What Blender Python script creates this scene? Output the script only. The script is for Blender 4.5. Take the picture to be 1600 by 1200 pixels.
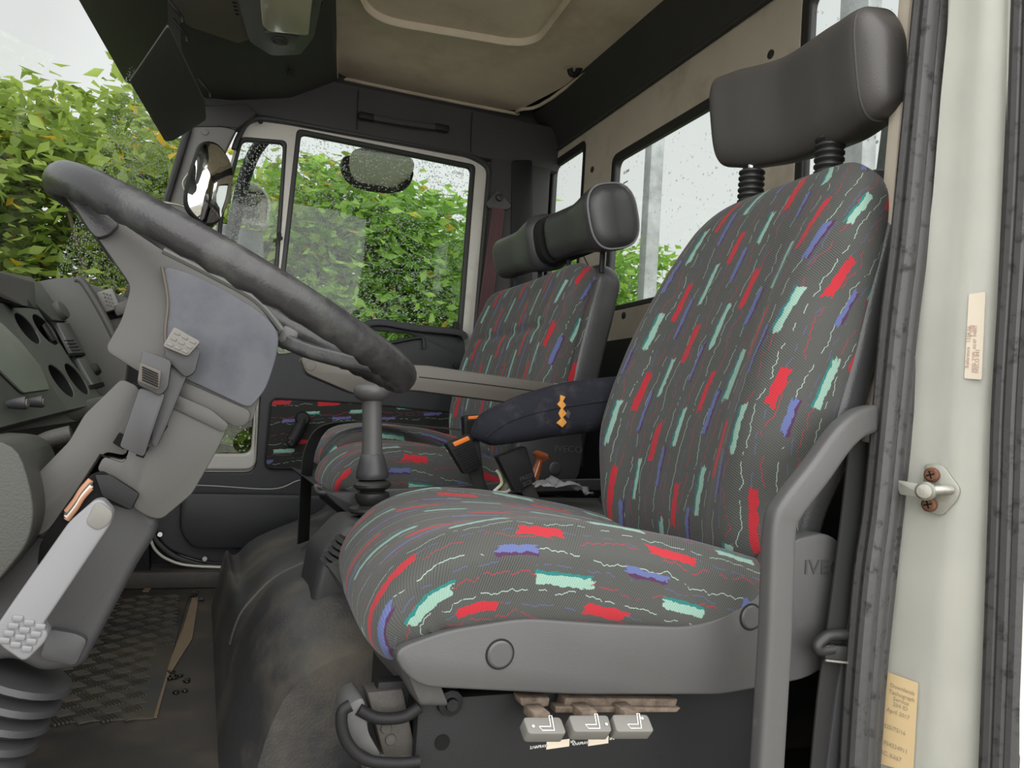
import bpy, bmesh, math, random
import numpy as np
from mathutils import Vector, Matrix, noise
random.seed(7)
for o in list(bpy.data.objects): bpy.data.objects.remove(o)
SC = bpy.context.scene; COL = SC.collection
V = Vector
# ------------------------------------------------------------------ camera
# world frame, metres: X towards the rear of the cab, Y across it (0 = driver's door
# opening, 1.85 = passenger door), Z up, 0 = cab floor
CAM = V((0, -.75, .55)); F = 1240.
def _rot(yaw, pitch, roll):
    y, p, r = map(math.radians, (yaw, pitch, roll))
    f = V((math.sin(y)*math.cos(p), math.cos(y)*math.cos(p), math.sin(p)))
    rt = V((math.cos(y), -math.sin(y), 0)); up = rt.cross(f)
    return math.cos(r)*rt+math.sin(r)*up, -math.sin(r)*rt+math.cos(r)*up, f
RT, UP, FW = _rot(21.2, 2.7, 3.6)
cd = bpy.data.cameras.new('camera'); cam = bpy.data.objects.new('camera', cd); COL.objects.link(cam)
cam.matrix_world = Matrix(((RT.x, UP.x, -FW.x, CAM.x), (RT.y, UP.y, -FW.y, CAM.y), (RT.z, UP.z, -FW.z, CAM.z), (0, 0, 0, 1)))
cd.sensor_width = 36; cd.lens = 36*F/1600; cd.clip_start = .02; cd.clip_end = 300
SC.camera = cam
# ------------------------------------------------------------------ light
w = bpy.data.worlds.new('overcast_sky'); SC.world = w; w.use_nodes = True
nt = w.node_tree; bg = nt.nodes['Background']
tc = nt.nodes.new('ShaderNodeTexCoord'); sp = nt.nodes.new('ShaderNodeSeparateXYZ'); nt.links.new(tc.outputs['Generated'], sp.inputs[0])
cl = nt.nodes.new('ShaderNodeTexNoise'); cl.inputs['Scale'].default_value = 1.3; cl.inputs['Detail'].default_value = 4; nt.links.new(tc.outputs['Generated'], cl.inputs['Vector'])
rp_ = nt.nodes.new('ShaderNodeValToRGB'); nt.links.new(cl.outputs[0], rp_.inputs[0])
rp_.color_ramp.elements[0].position = .35; rp_.color_ramp.elements[0].color = (.80, .82, .85, 1)
rp_.color_ramp.elements[1].position = .65; rp_.color_ramp.elements[1].color = (.93, .94, .94, 1)
nt.links.new(rp_.outputs[0], bg.inputs[0]); bg.inputs[1].default_value = .74
sun = bpy.data.lights.new('veiled_sun', 'SUN'); sun.energy = 3.9; sun.angle = math.radians(110); sun.color = (1, .98, .95)
so = bpy.data.objects.new('veiled_sun', sun); COL.objects.link(so)
so.rotation_euler = V((.10, .9, -.75)).to_track_quat('-Z', 'Y').to_euler()
SC.view_settings.view_transform = 'Standard'; SC.view_settings.look = 'None'
SC.view_settings.gamma = 1; SC.view_settings.use_curve_mapping = False
SC.view_settings.exposure = .45
# ------------------------------------------------------------------ helpers
def at(px, py, X=None, Y=None, Z=None, P=None):
    d = FW*F+RT*(px-800)-UP*(py-600)
    if P is not None:
        p0, n = V(P[0]), V(P[1]); t = (p0-CAM).dot(n)/d.dot(n)
    elif X is not None: t = (X-CAM.x)/d.x
    elif Y is not None: t = (Y-CAM.y)/d.y
    else: t = (Z-CAM.z)/d.z
    return CAM+d*t
def ats(l, **k): return [at(*p, **k) for p in l]
def tag(o, label=None, cat=None, group=None, kind=None):
    if label: o['label'] = label
    if cat: o['category'] = cat
    if group: o['group'] = group
    if kind: o['kind'] = kind
    return o
def thing(name, label=None, cat=None, loc=(0, 0, 0), group=None, kind=None):
    o = bpy.data.objects.new(name, None); COL.objects.link(o); o.location = loc; o.empty_display_size = .05
    bpy.context.view_layer.update()
    return tag(o, label, cat, group, kind)
def rootloc(p):
    l = V((0, 0, 0))
    while p is not None: l = l+p.location; p = p.parent
    return l
def link(name, me, m=None, parent=None, smooth=True, auto=35, shift=True):
    o = bpy.data.objects.new(name, me); COL.objects.link(o)
    if m is not None:
        me.materials.clear(); me.materials.append(m)
    if parent is not None:
        o.parent = parent
        if shift:
            l = rootloc(parent)
            if l.length: me.transform(Matrix.Translation(-l))
    if smooth:
        me.polygons.foreach_set('use_smooth', [True]*len(me.polygons))
        if auto: me.set_sharp_from_angle(angle=math.radians(auto))
    me.update()
    return o
def bmo(name, bm, m, parent=None, **k):
    bmesh.ops.recalc_face_normals(bm, faces=bm.faces[:])
    me = bpy.data.meshes.new(name); bm.to_mesh(me); bm.free()
    return link(name, me, m, parent, **k)
def bev(bm, r, seg=2, ang=25):
    if r <= 0: return
    es = [e for e in bm.edges if len(e.link_faces) == 2 and e.calc_face_angle(0) > math.radians(ang)]
    bmesh.ops.bevel(bm, geom=es, offset=r, segments=seg, profile=.5, affect='EDGES', clamp_overlap=True)
def rp(pts, r, n=4):
    """round the corners of a closed loop"""
    out = []; N = len(pts); rr = r if isinstance(r, (list, tuple)) else [r]*N
    for i in range(N):
        p = V(pts[i]); a = V(pts[i-1])-p; b = V(pts[(i+1) % N])-p
        d = min(rr[i], a.length*.48, b.length*.48)
        if d < 1e-6: out.append(p); continue
        A = p+a.normalized()*d; B = p+b.normalized()*d
        for k in range(n+1):
            t = k/n; out.append(A*(1-t)**2+p*2*t*(1-t)+B*t*t)
    return out
def slab(name, pts, off, m, parent=None, b=.003, seg=2, bm=None, **k):
    new = bm is None
    if new: bm = bmesh.new()
    off = V(off)
    t = bmesh.new()
    v0 = [t.verts.new(V(p)) for p in pts]; v1 = [t.verts.new(V(p)+off) for p in pts]
    n = len(pts); t.faces.new(v0); t.faces.new(v1[::-1])
    for i in range(n): t.faces.new((v0[i], v1[i], v1[(i+1) % n], v0[(i+1) % n]))
    bmesh.ops.recalc_face_normals(t, faces=t.faces[:])
    bev(t, b, seg)
    me = bpy.data.meshes.new('t'); t.to_mesh(me); t.free(); bm.from_mesh(me); bpy.data.meshes.remove(me)
    if new: return bmo(name, bm, m, parent, **k)
def boxpts(bm, c, size, b=0, seg=2, R=None):
    t = bmesh.new(); bmesh.ops.create_cube(t, size=1)
    for v in t.verts: v.co = V((v.co.x*size[0], v.co.y*size[1], v.co.z*size[2]))
    bev(t, b, seg)
    M = Matrix.Translation(V(c)) @ (R.to_4x4() if R else Matrix())
    t.transform(M); me = bpy.data.meshes.new('t'); t.to_mesh(me); t.free(); bm.from_mesh(me); bpy.data.meshes.remove(me)
def box(name, c, size, m, parent=None, b=.003, R=None, **k):
    bm = bmesh.new(); boxpts(bm, c, size, b, 2, R); return bmo(name, bm, m, parent, **k)
def axes(z, x=None):
    z = V(z).normalized(); x = V(x) if x is not None else (V((1, 0, 0)) if abs(z.x) < .9 else V((0, 1, 0)))
    x = (x-z*x.dot(z)).normalized(); y = z.cross(x)
    return Matrix((x, y, z)).transposed()
def lathe(bm, prof, c, axis, seg=24, cap=True):
    R = axes(axis); c = V(c); rings = []
    for r, h in prof:
        rings.append([bm.verts.new(c+R @ V((r*math.cos(2*math.pi*i/seg), r*math.sin(2*math.pi*i/seg), h))) for i in range(seg)])
    for a, b in zip(rings, rings[1:]):
        for i in range(seg): bm.faces.new((a[i], a[(i+1) % seg], b[(i+1) % seg], b[i]))
    if cap:
        bm.faces.new(rings[0][::-1]); bm.faces.new(rings[-1])
def lath(name, prof, c, axis, m, parent=None, seg=24, **k):
    bm = bmesh.new(); lathe(bm, prof, c, axis, seg); return bmo(name, bm, m, parent, **k)
def crom(pts, n, closed=False):
    P = [V(p) for p in pts]; out = []; N = len(P)
    if N < 3 and not closed: return [P[0].lerp(P[-1], i/n) for i in range(n+1)]
    rng = range(N if closed else N-1)
    for i in rng:
        if closed: a, b, c, d = P[(i-1) % N], P[i], P[(i+1) % N], P[(i+2) % N]
        else: a, b, c, d = P[max(i-1, 0)], P[i], P[i+1], P[min(i+2, N-1)]
        for k in range(n):
            t = k/n
            out.append(.5*((2*b)+(c-a)*t+(2*a-5*b+4*c-d)*t*t+(3*b-a-3*c+d)*t**3))
    if not closed: out.append(P[-1])
    return out
def sweep(bm, path, prof, side=None, closed=False, scale=None, cap=True):
    """prof = list of (a, b); a runs along `side`, b along the cross axis; side None = parallel transport"""
    N = len(path); P = [V(p) for p in path]; rings = []; prev = None
    for i in range(N):
        if closed: t = (P[(i+1) % N]-P[i-1]).normalized()
        else: t = (P[min(i+1, N-1)]-P[max(i-1, 0)]).normalized()
        if side is not None: s = V(side)
        elif prev is None: s = V((0, 0, 1)) if abs(t.z) < .9 else V((1, 0, 0))
        else: s = prev
        s = (s-t*s.dot(t)).normalized(); prev = s; u = t.cross(s)
        k = scale[i] if scale else 1
        rings.append([bm.verts.new(P[i]+s*a*k+u*b*k) for a, b in prof])
    M = len(prof)
    for i in range(N if closed else N-1):
        a, b = rings[i], rings[(i+1) % N]
        for j in range(M): bm.faces.new((a[j], a[(j+1) % M], b[(j+1) % M], b[j]))
    if cap and not closed: bm.faces.new(rings[0][::-1]); bm.faces.new(rings[-1])
def circ(r, n=12, r2=None): return [(r*math.cos(2*math.pi*i/n), (r2 or r)*math.sin(2*math.pi*i/n)) for i in range(n)]
def rrect(a, b, r, n=3):
    pts = [(-a, -b), (a, -b), (a, b), (-a, b)]
    return [(p.x, p.y) for p in rp([V((x, y, 0)) for x, y in pts], r, n)]
def tube(name, path, r, m, parent=None, n=12, closed=False, smooth_n=6, r2=None, **k):
    bm = bmesh.new(); sweep(bm, crom(path, smooth_n, closed) if smooth_n else path, circ(r, n, r2), closed=closed); return bmo(name, bm, m, parent, **k)
def rod(name, path, prof, m, parent=None, side=(0, 1, 0), sn=6, b=0, **k):
    bm = bmesh.new(); sweep(bm, crom(path, sn) if sn else path, prof, side=side); return bmo(name, bm, m, parent, **k)
def plate(name, outer, holes, normal, thick, m, parent=None, b=.002, **k):
    """flat plate with holes; 3-D loops in one plane; grows along -normal"""
    z = V(normal).normalized(); R = axes(z); o0 = V(outer[0])
    cu = bpy.data.curves.new('c', 'CURVE'); cu.dimensions = '2D'; cu.fill_mode = 'BOTH'
    cu.extrude = max(thick/2-b, .0005); cu.bevel_depth = b; cu.bevel_resolution = 2; cu.offset = -b
    RI = R.transposed()
    for loop in [outer]+list(holes):
        s = cu.splines.new('POLY'); s.points.add(len(loop)-1); s.use_cyclic_u = True
        for i, p in enumerate(loop):
            q = RI @ (V(p)-o0); s.points[i].co = (q.x, q.y, 0, 1)
    t = bpy.data.objects.new('t', cu); COL.objects.link(t)
    dg = bpy.context.evaluated_depsgraph_get(); me = bpy.data.meshes.new_from_object(t.evaluated_get(dg))
    bpy.data.objects.remove(t); bpy.data.curves.remove(cu)
    me.transform(Matrix.Translation(o0-z*thick/2) @ R.to_4x4())
    return link(name, me, m, parent, **k)
def text(name, s, org, xdir, ydir, size, m, parent=None, depth=.0004, align='LEFT', sx=1):
    cu = bpy.data.curves.new('f', 'FONT'); cu.body = s; cu.size = size; cu.extrude = depth; cu.align_x = align; cu.resolution_u = 2
    t = bpy.data.objects.new('t', cu); COL.objects.link(t)
    dg = bpy.context.evaluated_depsgraph_get(); me = bpy.data.meshes.new_from_object(t.evaluated_get(dg))
    bpy.data.objects.remove(t); bpy.data.curves.remove(cu)
    x = V(xdir).normalized(); z = x.cross(V(ydir)).normalized(); y = z.cross(x)
    M = Matrix((x*sx, y, z)).transposed().to_4x4(); M.translation = V(org); me.transform(M)
    return link(name, me, m, parent, smooth=False)
def mirrored_text(name, s, org, xdir, ydir, size, m, parent=None): return text(name, s, org, xdir, ydir, size, m, parent)
def body(name, keys, m, parent=None, side=(0, 1, 0), n=32, rows=36, ex=4.0, er=.06, uo=0, vo=0, ends=(1, 1), shape=None, vdir=1, auto=None):
    """upholstered bar: keys = [(centre, half width, front, back)] along a spine; front grows on the +normal side.
    UV in metres (u across from the middle, v along)"""
    sd = V(side).normalized(); N = len(keys)
    C = crom([k[0] for k in keys], max(2, rows//(N-1))); K = len(C)
    L = [0]
    for a, b in zip(C, C[1:]): L.append(L[-1]+(b-a).length)
    T = L[-1]; kk_ = max(2, rows//(N-1)); KL = [L[min(i*kk_, K-1)]/T for i in range(N)]
    def ip(j, t):
        i = 0
        while i < N-2 and t > KL[i+1]: i += 1
        f = max(0, min(1, (t-KL[i])/max(1e-9, KL[i+1]-KL[i]))); f = f*f*(3-2*f)*.5+f*.5; return keys[i][j]*(1-f)+keys[i+1][j]*f
    bm = bmesh.new(); uvl = bm.loops.layers.uv.new('UVMap'); rings = []; uvs = []
    # non uniform stations, dense near the rounded ends
    st = []
    for i in range(rows+1):
        x = i/rows; st.append(.5-.5*math.cos(math.pi*x) if er > 0 else x)
    st = [.6*a+.4*(i/rows) for i, a in enumerate(st)]
    for x in st:
        l = x*T; j = max(i for i in range(K) if L[i] <= l+1e-9); j = min(j, K-2); f = (l-L[j])/max(1e-9, L[j+1]-L[j])
        c = C[j].lerp(C[j+1], f); tg = (C[min(j+2, K-1)]-C[max(j-1, 0)]).normalized(); nm = sd.cross(tg).normalized(); t = x
        hw, fr, bk = ip(1, t), ip(2, t), ip(3, t)
        e = 1.
        for en, dl in ((ends[0], l), (ends[1], T-l)):
            if en and dl < er: e = min(e, max(0.0, 1-(1-dl/er)**2.4)**(1/2.4))
        e1 = .93+.07*e if False else 1-(1-e)*min(1, er/hw); ring = []; uv = []
        e2 = max(e, .02)
        for i in range(n):
            a = 2*math.pi*i/n - math.pi/2
            ca, sa = math.cos(a), math.sin(a)
            X = math.copysign(abs(ca)**(2/ex), ca); Zz = math.copysign(abs(sa)**(2/ex), sa)
            h = (fr if Zz > 0 else bk)*Zz
            if shape and Zz > 0: h += shape(X, t)*Zz*min(1, e*1.2)
            p = c+sd*X*hw*e1+nm*h*e2; ring.append(p)
        # arc length round the ring, measured from the middle of the front face (index n/2)
        h_ = n//2; uu = [0.]*n
        for d_ in (1, -1):
            acc = 0.
            for q_ in range(1, h_+1):
                i1 = (h_+d_*q_) % n; i0 = (h_+d_*(q_-1)) % n; acc += (ring[i1]-ring[i0]).length
                if d_ == 1 or i1 != 0: uu[i1] = acc*d_
        uref = [ (ring[(i+1)%n]-ring[i]).length for i in range(n)]
        for i in range(n): uv.append((-uu[i]*max(1, 1/max(e1, .5)) + uo, vdir*l+vo))
        rings.append([bm.verts.new(p) for p in ring]); uvs.append(uv)
    for i in range(len(rings)-1):
        for j in range(n):
            k = (j+1) % n
            try: fc = bm.faces.new((rings[i][j], rings[i][k], rings[i+1][k], rings[i+1][j]))
            except ValueError: continue
            for lp, (a, b) in zip(fc.loops, ((i, j), (i, k), (i+1, k), (i+1, j))): lp[uvl].uv = uvs[a][b]
    for R_, U_, flip in ((rings[0], uvs[0], 1), (rings[-1], uvs[-1], 0)):
        fc = bm.faces.new(R_[::-1] if flip else R_)
        for lp, q in zip(fc.loops, (U_[::-1] if flip else U_)): lp[uvl].uv = q
    return bmo(name, bm, m, parent, auto=auto or 60)
# ------------------------------------------------------------------ materials
class N_:
    def __init__(s, m): s.t = m.node_tree; s.b = s.t.nodes.get('Principled BSDF')
    def new(s, k, **p):
        n = s.t.nodes.new('ShaderNode'+k)
        for a, b in p.items(): setattr(n, a, b)
        return n
    def lk(s, a, b): s.t.links.new(a, b)
    def m(s, op, a, b=None, c=None):
        n = s.new('Math', operation=op)
        for i, x in enumerate((a, b, c)):
            if x is None: continue
            if hasattr(x, 'is_linked') or isinstance(x, bpy.types.NodeSocket): s.lk(x, n.inputs[i])
            else: n.inputs[i].default_value = x
        return n.outputs[0]
    def mix(s, f, a, b):
        n = s.new('Mix', data_type='RGBA')
        for i, x in ((0, f), (6, a), (7, b)):
            if isinstance(x, bpy.types.NodeSocket): s.lk(x, n.inputs[i])
            else: n.inputs[i].default_value = x if i == 0 else (*x, 1)[:4]
        return n.outputs[2]
    def noise(s, sc, det=2, vec=None, out=0, rough=.5, dist=0):
        n = s.new('TexNoise'); n.inputs['Scale'].default_value = sc; n.inputs['Detail'].default_value = det; n.inputs['Roughness'].default_value = rough
        n.inputs['Distortion'].default_value = dist
        if vec is not None: s.lk(vec, n.inputs['Vector'])
        return n.outputs[out]
    def obj(s): return s.new('TexCoord').outputs['Object']
    def geo(s): return s.new('NewGeometry').outputs['Position']
    def ramp(s, f, lo, hi):
        n = s.new('MapRange'); s.lk(f, n.inputs[0]); n.inputs[1].default_value = lo; n.inputs[2].default_value = hi; return n.outputs[0]
    def bump(s, h, st, d=.001, nrm=None):
        n = s.new('Bump'); n.inputs['Strength'].default_value = st; n.inputs['Distance'].default_value = d; s.lk(h, n.inputs['Height'])
        if nrm: s.lk(nrm, n.inputs['Normal'])
        s.lk(n.outputs[0], s.b.inputs['Normal']); return n.outputs[0]
def lin(r, g, b): return tuple((c/255/12.92 if c/255 <= .04045 else ((c/255+.055)/1.055)**2.4) for c in (r, g, b))
def mat(name, col, rough=.5, metal=0, grain=(0, 0), dirt=None, spec=.5, wear=None, coat=0):
    m = bpy.data.materials.new(name); m.use_nodes = True; n = N_(m); b = n.b
    b.inputs['Roughness'].default_value = rough; b.inputs['Metallic'].default_value = metal; b.inputs['Specular IOR Level'].default_value = spec
    b.inputs['Coat Weight'].default_value = coat
    p = n.geo(); c = n.mix(n.noise(9, 4, p), tuple(x*.88 for x in col), tuple(min(1, x*1.12) for x in col))
    if dirt:   # dusty or stained patches: (colour, scale, lo, hi)
        dc, ds, lo, hi = dirt; f = n.ramp(n.noise(ds, 6, p, rough=.65), lo, hi); c = n.mix(f, c, dc)
        n.lk(n.m('ADD', n.m('MULTIPLY', f, .25), rough), b.inputs['Roughness'])
    n.lk(c, b.inputs['Base Color'])
    if grain[0]: n.bump(n.noise(grain[0], 3, p), grain[1], .0012)
    return m
M = {}
G = (900, .25)
M['dark'] = mat('dark_grained_plastic', (.024, .024, .025), .5, grain=(700, .35))
M['black'] = mat('black_plastic', (.011, .011, .012), .55, grain=(600, .2), spec=.3)
M['rail'] = mat('dark_roof_trim', (.042, .041, .040), .7, grain=(500, .3))
M['door'] = mat('black_door_plastic', (.022, .023, .027), .5, grain=(800, .4))
M['grey'] = mat('grey_plastic', (.085, .085, .084), .42, grain=(900, .15), dirt=((.17, .16, .145), 14, .62, .85))
M['shell'] = mat('seat_shell_plastic', (.070, .070, .070), .40, grain=(900, .15), dirt=((.13, .12, .11), 10, .62, .9))
M['col'] = mat('column_plastic', (.062, .061, .055), .38, grain=(1000, .12))
M['cold'] = mat('dark_column_plastic', (.046, .046, .049), .42, grain=(1000, .12))
M['blue'] = mat('faded_blue_grey_pad', (.086, .091, .106), .45, grain=(900, .2), dirt=((.058, .062, .078), 22, .45, .8))
M['rim'] = mat('steering_rim_rubber', (.030, .029, .031), .30, grain=(350, .25), dirt=((.075, .08, .075), 18, .5, .75))
M['lgrey'] = mat('pale_grey_lever', (.19, .19, .20), .42, grain=(700, .1))
M['pad'] = mat('grey_switch_pad', (.165, .16, .145), .5)
M['brown'] = mat('brown_grey_button', (.10, .085, .07), .6)
M['dash'] = mat('dash_plastic', (.068, .067, .062), .55, grain=(400, .5))
M['dashc'] = mat('cluster_panel', (.078, .080, .074), .45, grain=(1000, .1))
M['taupe'] = mat('taupe_armrest', (.088, .080, .066), .45, grain=(900, .2))
M['taupel'] = mat('taupe_roof_lining', (.16, .14, .115), .9, grain=(900, .3))
M['vinyl'] = mat('charcoal_vinyl', (.052, .053, .054), .33, grain=(420, .45))
M['hrest'] = mat('warm_grey_vinyl', (.074, .069, .066), .42, grain=(420, .25))
M['navy'] = mat('navy_armrest_cloth', (.018, .019, .026), .95, grain=(1500, .6), spec=.2, dirt=((.07, .065, .07), 25, .52, .85))
M['foam'] = mat('orange_foam', (.55, .25, .05), .95)
M['head'] = mat('headliner_cloth', (.74, .64, .50), .95, grain=(1300, .5), spec=.15, dirt=((.55, .44, .32), 5, .5, .85))
M['beige'] = mat('beige_wall_cloth', (.54, .48, .39), .95, grain=(1300, .5), spec=.15, dirt=((.30, .25, .19), 6, .55, .9))
M['rubber'] = mat('black_rubber', (.022, .022, .022), .45)
M['seal'] = mat('weathered_seal', (.052, .050, .050), .42, grain=(120, .35), dirt=((.014, .014, .014), 55, .54, .66))
M['white'] = mat('white_paint', (.78, .78, .71), .3, dirt=((.55, .50, .40), 12, .72, .95), coat=.3)
M['doorw'] = mat('door_frame_paint', (.62, .60, .54), .35, dirt=((.42, .38, .31), 16, .6, .9))
M['apil'] = mat('grey_pillar_plastic', (.17, .165, .155), .5, grain=(900, .2))
M['knee'] = mat('knee_panel_plastic', (.045, .046, .040), .5, grain=(400, .4))
M['wgrey'] = mat('silver_window_frame', (.42, .41, .38), .4)
M['steel'] = mat('dull_zinc', (.42, .42, .37), .45, metal=.7, dirt=((.22, .18, .12), 40, .5, .8))
M['galv'] = mat('galvanised_steel', (.35, .37, .38), .55, metal=.3, dirt=((.25, .26, .26), 12, .4, .7))
M['chrome'] = mat('bright_screw', (.7, .7, .7), .25, metal=1)
M['rust'] = mat('rusty_screw', (.20, .10, .06), .6, metal=.5, dirt=((.14, .06, .03), 120, .4, .7))
M['rusty'] = mat('dusty_bracket', (.20, .155, .115), .8, dirt=((.07, .05, .04), 60, .4, .7))
M['orange'] = mat('orange_release_button', (.85, .22, .03), .4)
M['belt'] = mat('maroon_belt', (.095, .042, .047), .75)
M['beltb'] = mat('black_belt', (.018, .018, .018), .8)
M['wood'] = mat('varnished_wood', (.30, .075, .02), .25, coat=.5)
M['rag'] = mat('grey_rag', (.30, .30, .31), .95)
M['ivory'] = mat('white_cable', (.65, .65, .6), .5)
M['yellow'] = mat('yellow_stripe', (.75, .75, .05), .5)
M['lens'] = mat('lamp_lens', (.48, .44, .33), .15)
M['ink'] = mat('faded_print', (.33, .27, .19), .8)
M['ink_hollow'] = mat('dark_print_and_hollows', (.012, .012, .012), .9, spec=.08)  # print, and painted shade for openings modelled flat
M['inkw'] = mat('white_print', (.75, .75, .72), .6)
M['stick'] = mat('yellowed_sticker', (.62, .47, .26), .5)
M['stick2'] = mat('faded_pink_sticker', (.70, .62, .50), .5)
M['pink'] = mat('faded_red_print', (.50, .33, .27), .7)
M['amber'] = mat('copper_wires', (.45, .22, .13), .6)
M['ground'] = mat('gravel_and_grass', (.30, .28, .24), .95, dirt=((.13, .15, .06), 1.5, .5, .75))
M['bark'] = mat('bark', (.10, .075, .05), .9)
M['cover'] = mat('engine_cover_rubber', (.045, .045, .047), .40, grain=(260, .6), dirt=((.15, .13, .10), 4.0, .47, .72))
M['lensg'] = mat('display_glass', (.20, .22, .19), .38)
M['floor'] = mat('dusty_floor_rubber', (.050, .046, .042), .6, grain=(260, .5), dirt=((.12, .095, .07), 5, .45, .75))
M['mat'] = mat('tread_rubber', (.030, .031, .030), .42, grain=(300, .2), dirt=((.11, .085, .055), 6, .42, .75))
M['tread'] = mat('worn_tread_bars', (.085, .075, .058), .5, grain=(300, .2), dirt=((.035, .035, .034), 5, .5, .7))
M['oil'] = mat('wet_oil', (.004, .004, .004), .08)
M['dust'] = mat('dust', (.22, .165, .105), .95, grain=(300, .6))
# mirror glass
m = bpy.data.materials.new('mirror_glass'); m.use_nodes = True; b = m.node_tree.nodes['Principled BSDF']; b.inputs['Metallic'].default_value = 1; b.inputs['Roughness'].default_value = .03; b.inputs['Base Color'].default_value = (.85, .86, .84, 1); M['mirror'] = m
# leaves
def leafmat(name, c1, c2, c3, thr):
    m = bpy.data.materials.new(name); m.use_nodes = True; n = N_(m)
    r = n.new('NewGeometry').outputs['Random Per Island']
    c = n.mix(n.ramp(r, 0, .8), c1, c2); c = n.mix(n.m('GREATER_THAN', r, thr), c, c3)
    n.lk(c, n.b.inputs['Base Color']); n.b.inputs['Roughness'].default_value = .5
    tr = n.new('BsdfTranslucent'); n.lk(c, tr.inputs[0]); mx = n.new('MixShader'); mx.inputs[0].default_value = .5
    out = n.t.nodes['Material Output']; n.lk(n.b.outputs[0], mx.inputs[1]); n.lk(tr.outputs[0], mx.inputs[2]); n.lk(mx.outputs[0], out.inputs[0])
    return m
M['leaf'] = leafmat('fresh_green_leaves', (.10, .25, .03), (.34, .56, .09), (.62, .45, .04), .985)
M['leaf2'] = leafmat('yellowing_leaves', (.12, .20, .03), (.38, .50, .10), (.75, .50, .03), .94)
# glass with rain
def glass(name, lo, hi, scale=230, split=None, tint=(1, 1, 1), size=.5):
    m = bpy.data.materials.new(name); m.use_nodes = True; n = N_(m); t = n.t; t.nodes.remove(n.b)
    p = n.geo(); out = t.nodes['Material Output']
    vo = n.new('TexVoronoi'); vo.inputs['Scale'].default_value = scale; n.lk(p, vo.inputs['Vector']); vo.inputs['Randomness'].default_value = 1
    d = vo.outputs['Distance']; rnd = n.new('SeparateColor'); n.lk(vo.outputs['Color'], rnd.inputs[0])
    dens = n.ramp(n.noise(7, 3, p), .3, .7)
    thr = n.m('ADD', lo, n.m('MULTIPLY', dens, hi-lo))
    rad = n.m('MULTIPLY', n.m('LESS_THAN', rnd.outputs[0], thr), size)
    mask = n.m('LESS_THAN', d, n.m('MULTIPLY', rad, n.m('ADD', .35, n.m('MULTIPLY', rnd.outputs[1], .65))))
    if split is not None:   # swept by the wiper on one side of the plane split=(axis, value)
        s = n.new('SeparateXYZ'); n.lk(p, s.inputs[0]); mask = n.m('MULTIPLY', mask, n.m('GREATER_THAN', s.outputs[split[0]], split[1]))
    h = n.new('Bump'); h.inputs['Strength'].default_value = .8; h.inputs['Distance'].default_value = .002; h.invert = True; n.lk(d, h.inputs['Height'])
    # a drop: random tint and white stand in for refracted light, glossy glint
    dt = n.new('BsdfTransparent'); n.lk(n.mix(n.m('MULTIPLY', rnd.outputs[2], .75), (1, 1, 1), (.25, .30, .25)), dt.inputs[0])
    dw = n.new('BsdfTranslucent'); dw.inputs[0].default_value = (.75, .80, .80, 1)
    g2 = n.new('BsdfGlossy'); g2.inputs['Roughness'].default_value = .15; n.lk(h.outputs[0], g2.inputs['Normal'])
    d1 = n.new('MixShader'); d1.inputs[0].default_value = .42; n.lk(dt.outputs[0], d1.inputs[1]); n.lk(dw.outputs[0], d1.inputs[2])
    dm = n.new('MixShader'); dm.inputs[0].default_value = .15; n.lk(d1.outputs[0], dm.inputs[1]); n.lk(g2.outputs[0], dm.inputs[2])
    tr = n.new('BsdfTransparent'); tr.inputs[0].default_value = (*tint, 1)
    gs = n.new('BsdfGlossy'); gs.inputs['Roughness'].default_value = .02
    lw = n.new('LayerWeight'); fr = n.m('ADD', .025, n.m('MULTIPLY', n.m('POWER', lw.outputs['Facing'], 4), .5))
    a = n.new('MixShader'); n.lk(fr, a.inputs[0]); n.lk(tr.outputs[0], a.inputs[1]); n.lk(gs.outputs[0], a.inputs[2])
    c = n.new('MixShader'); n.lk(mask, c.inputs[0]); n.lk(a.outputs[0], c.inputs[1]); n.lk(dm.outputs[0], c.inputs[2]); n.lk(c.outputs[0], out.inputs[0])
    return m
M['glassp'] = glass('rain_spotted_glass', .25, .75, 170, tint=(.93, .96, .94))
M['glassr'] = glass('rear_glass', .02, .10, 130, tint=(.93, .95, .93))
M['glassl'] = glass('lower_glass', .05, .2, 150, tint=(.55, .55, .45))
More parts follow.
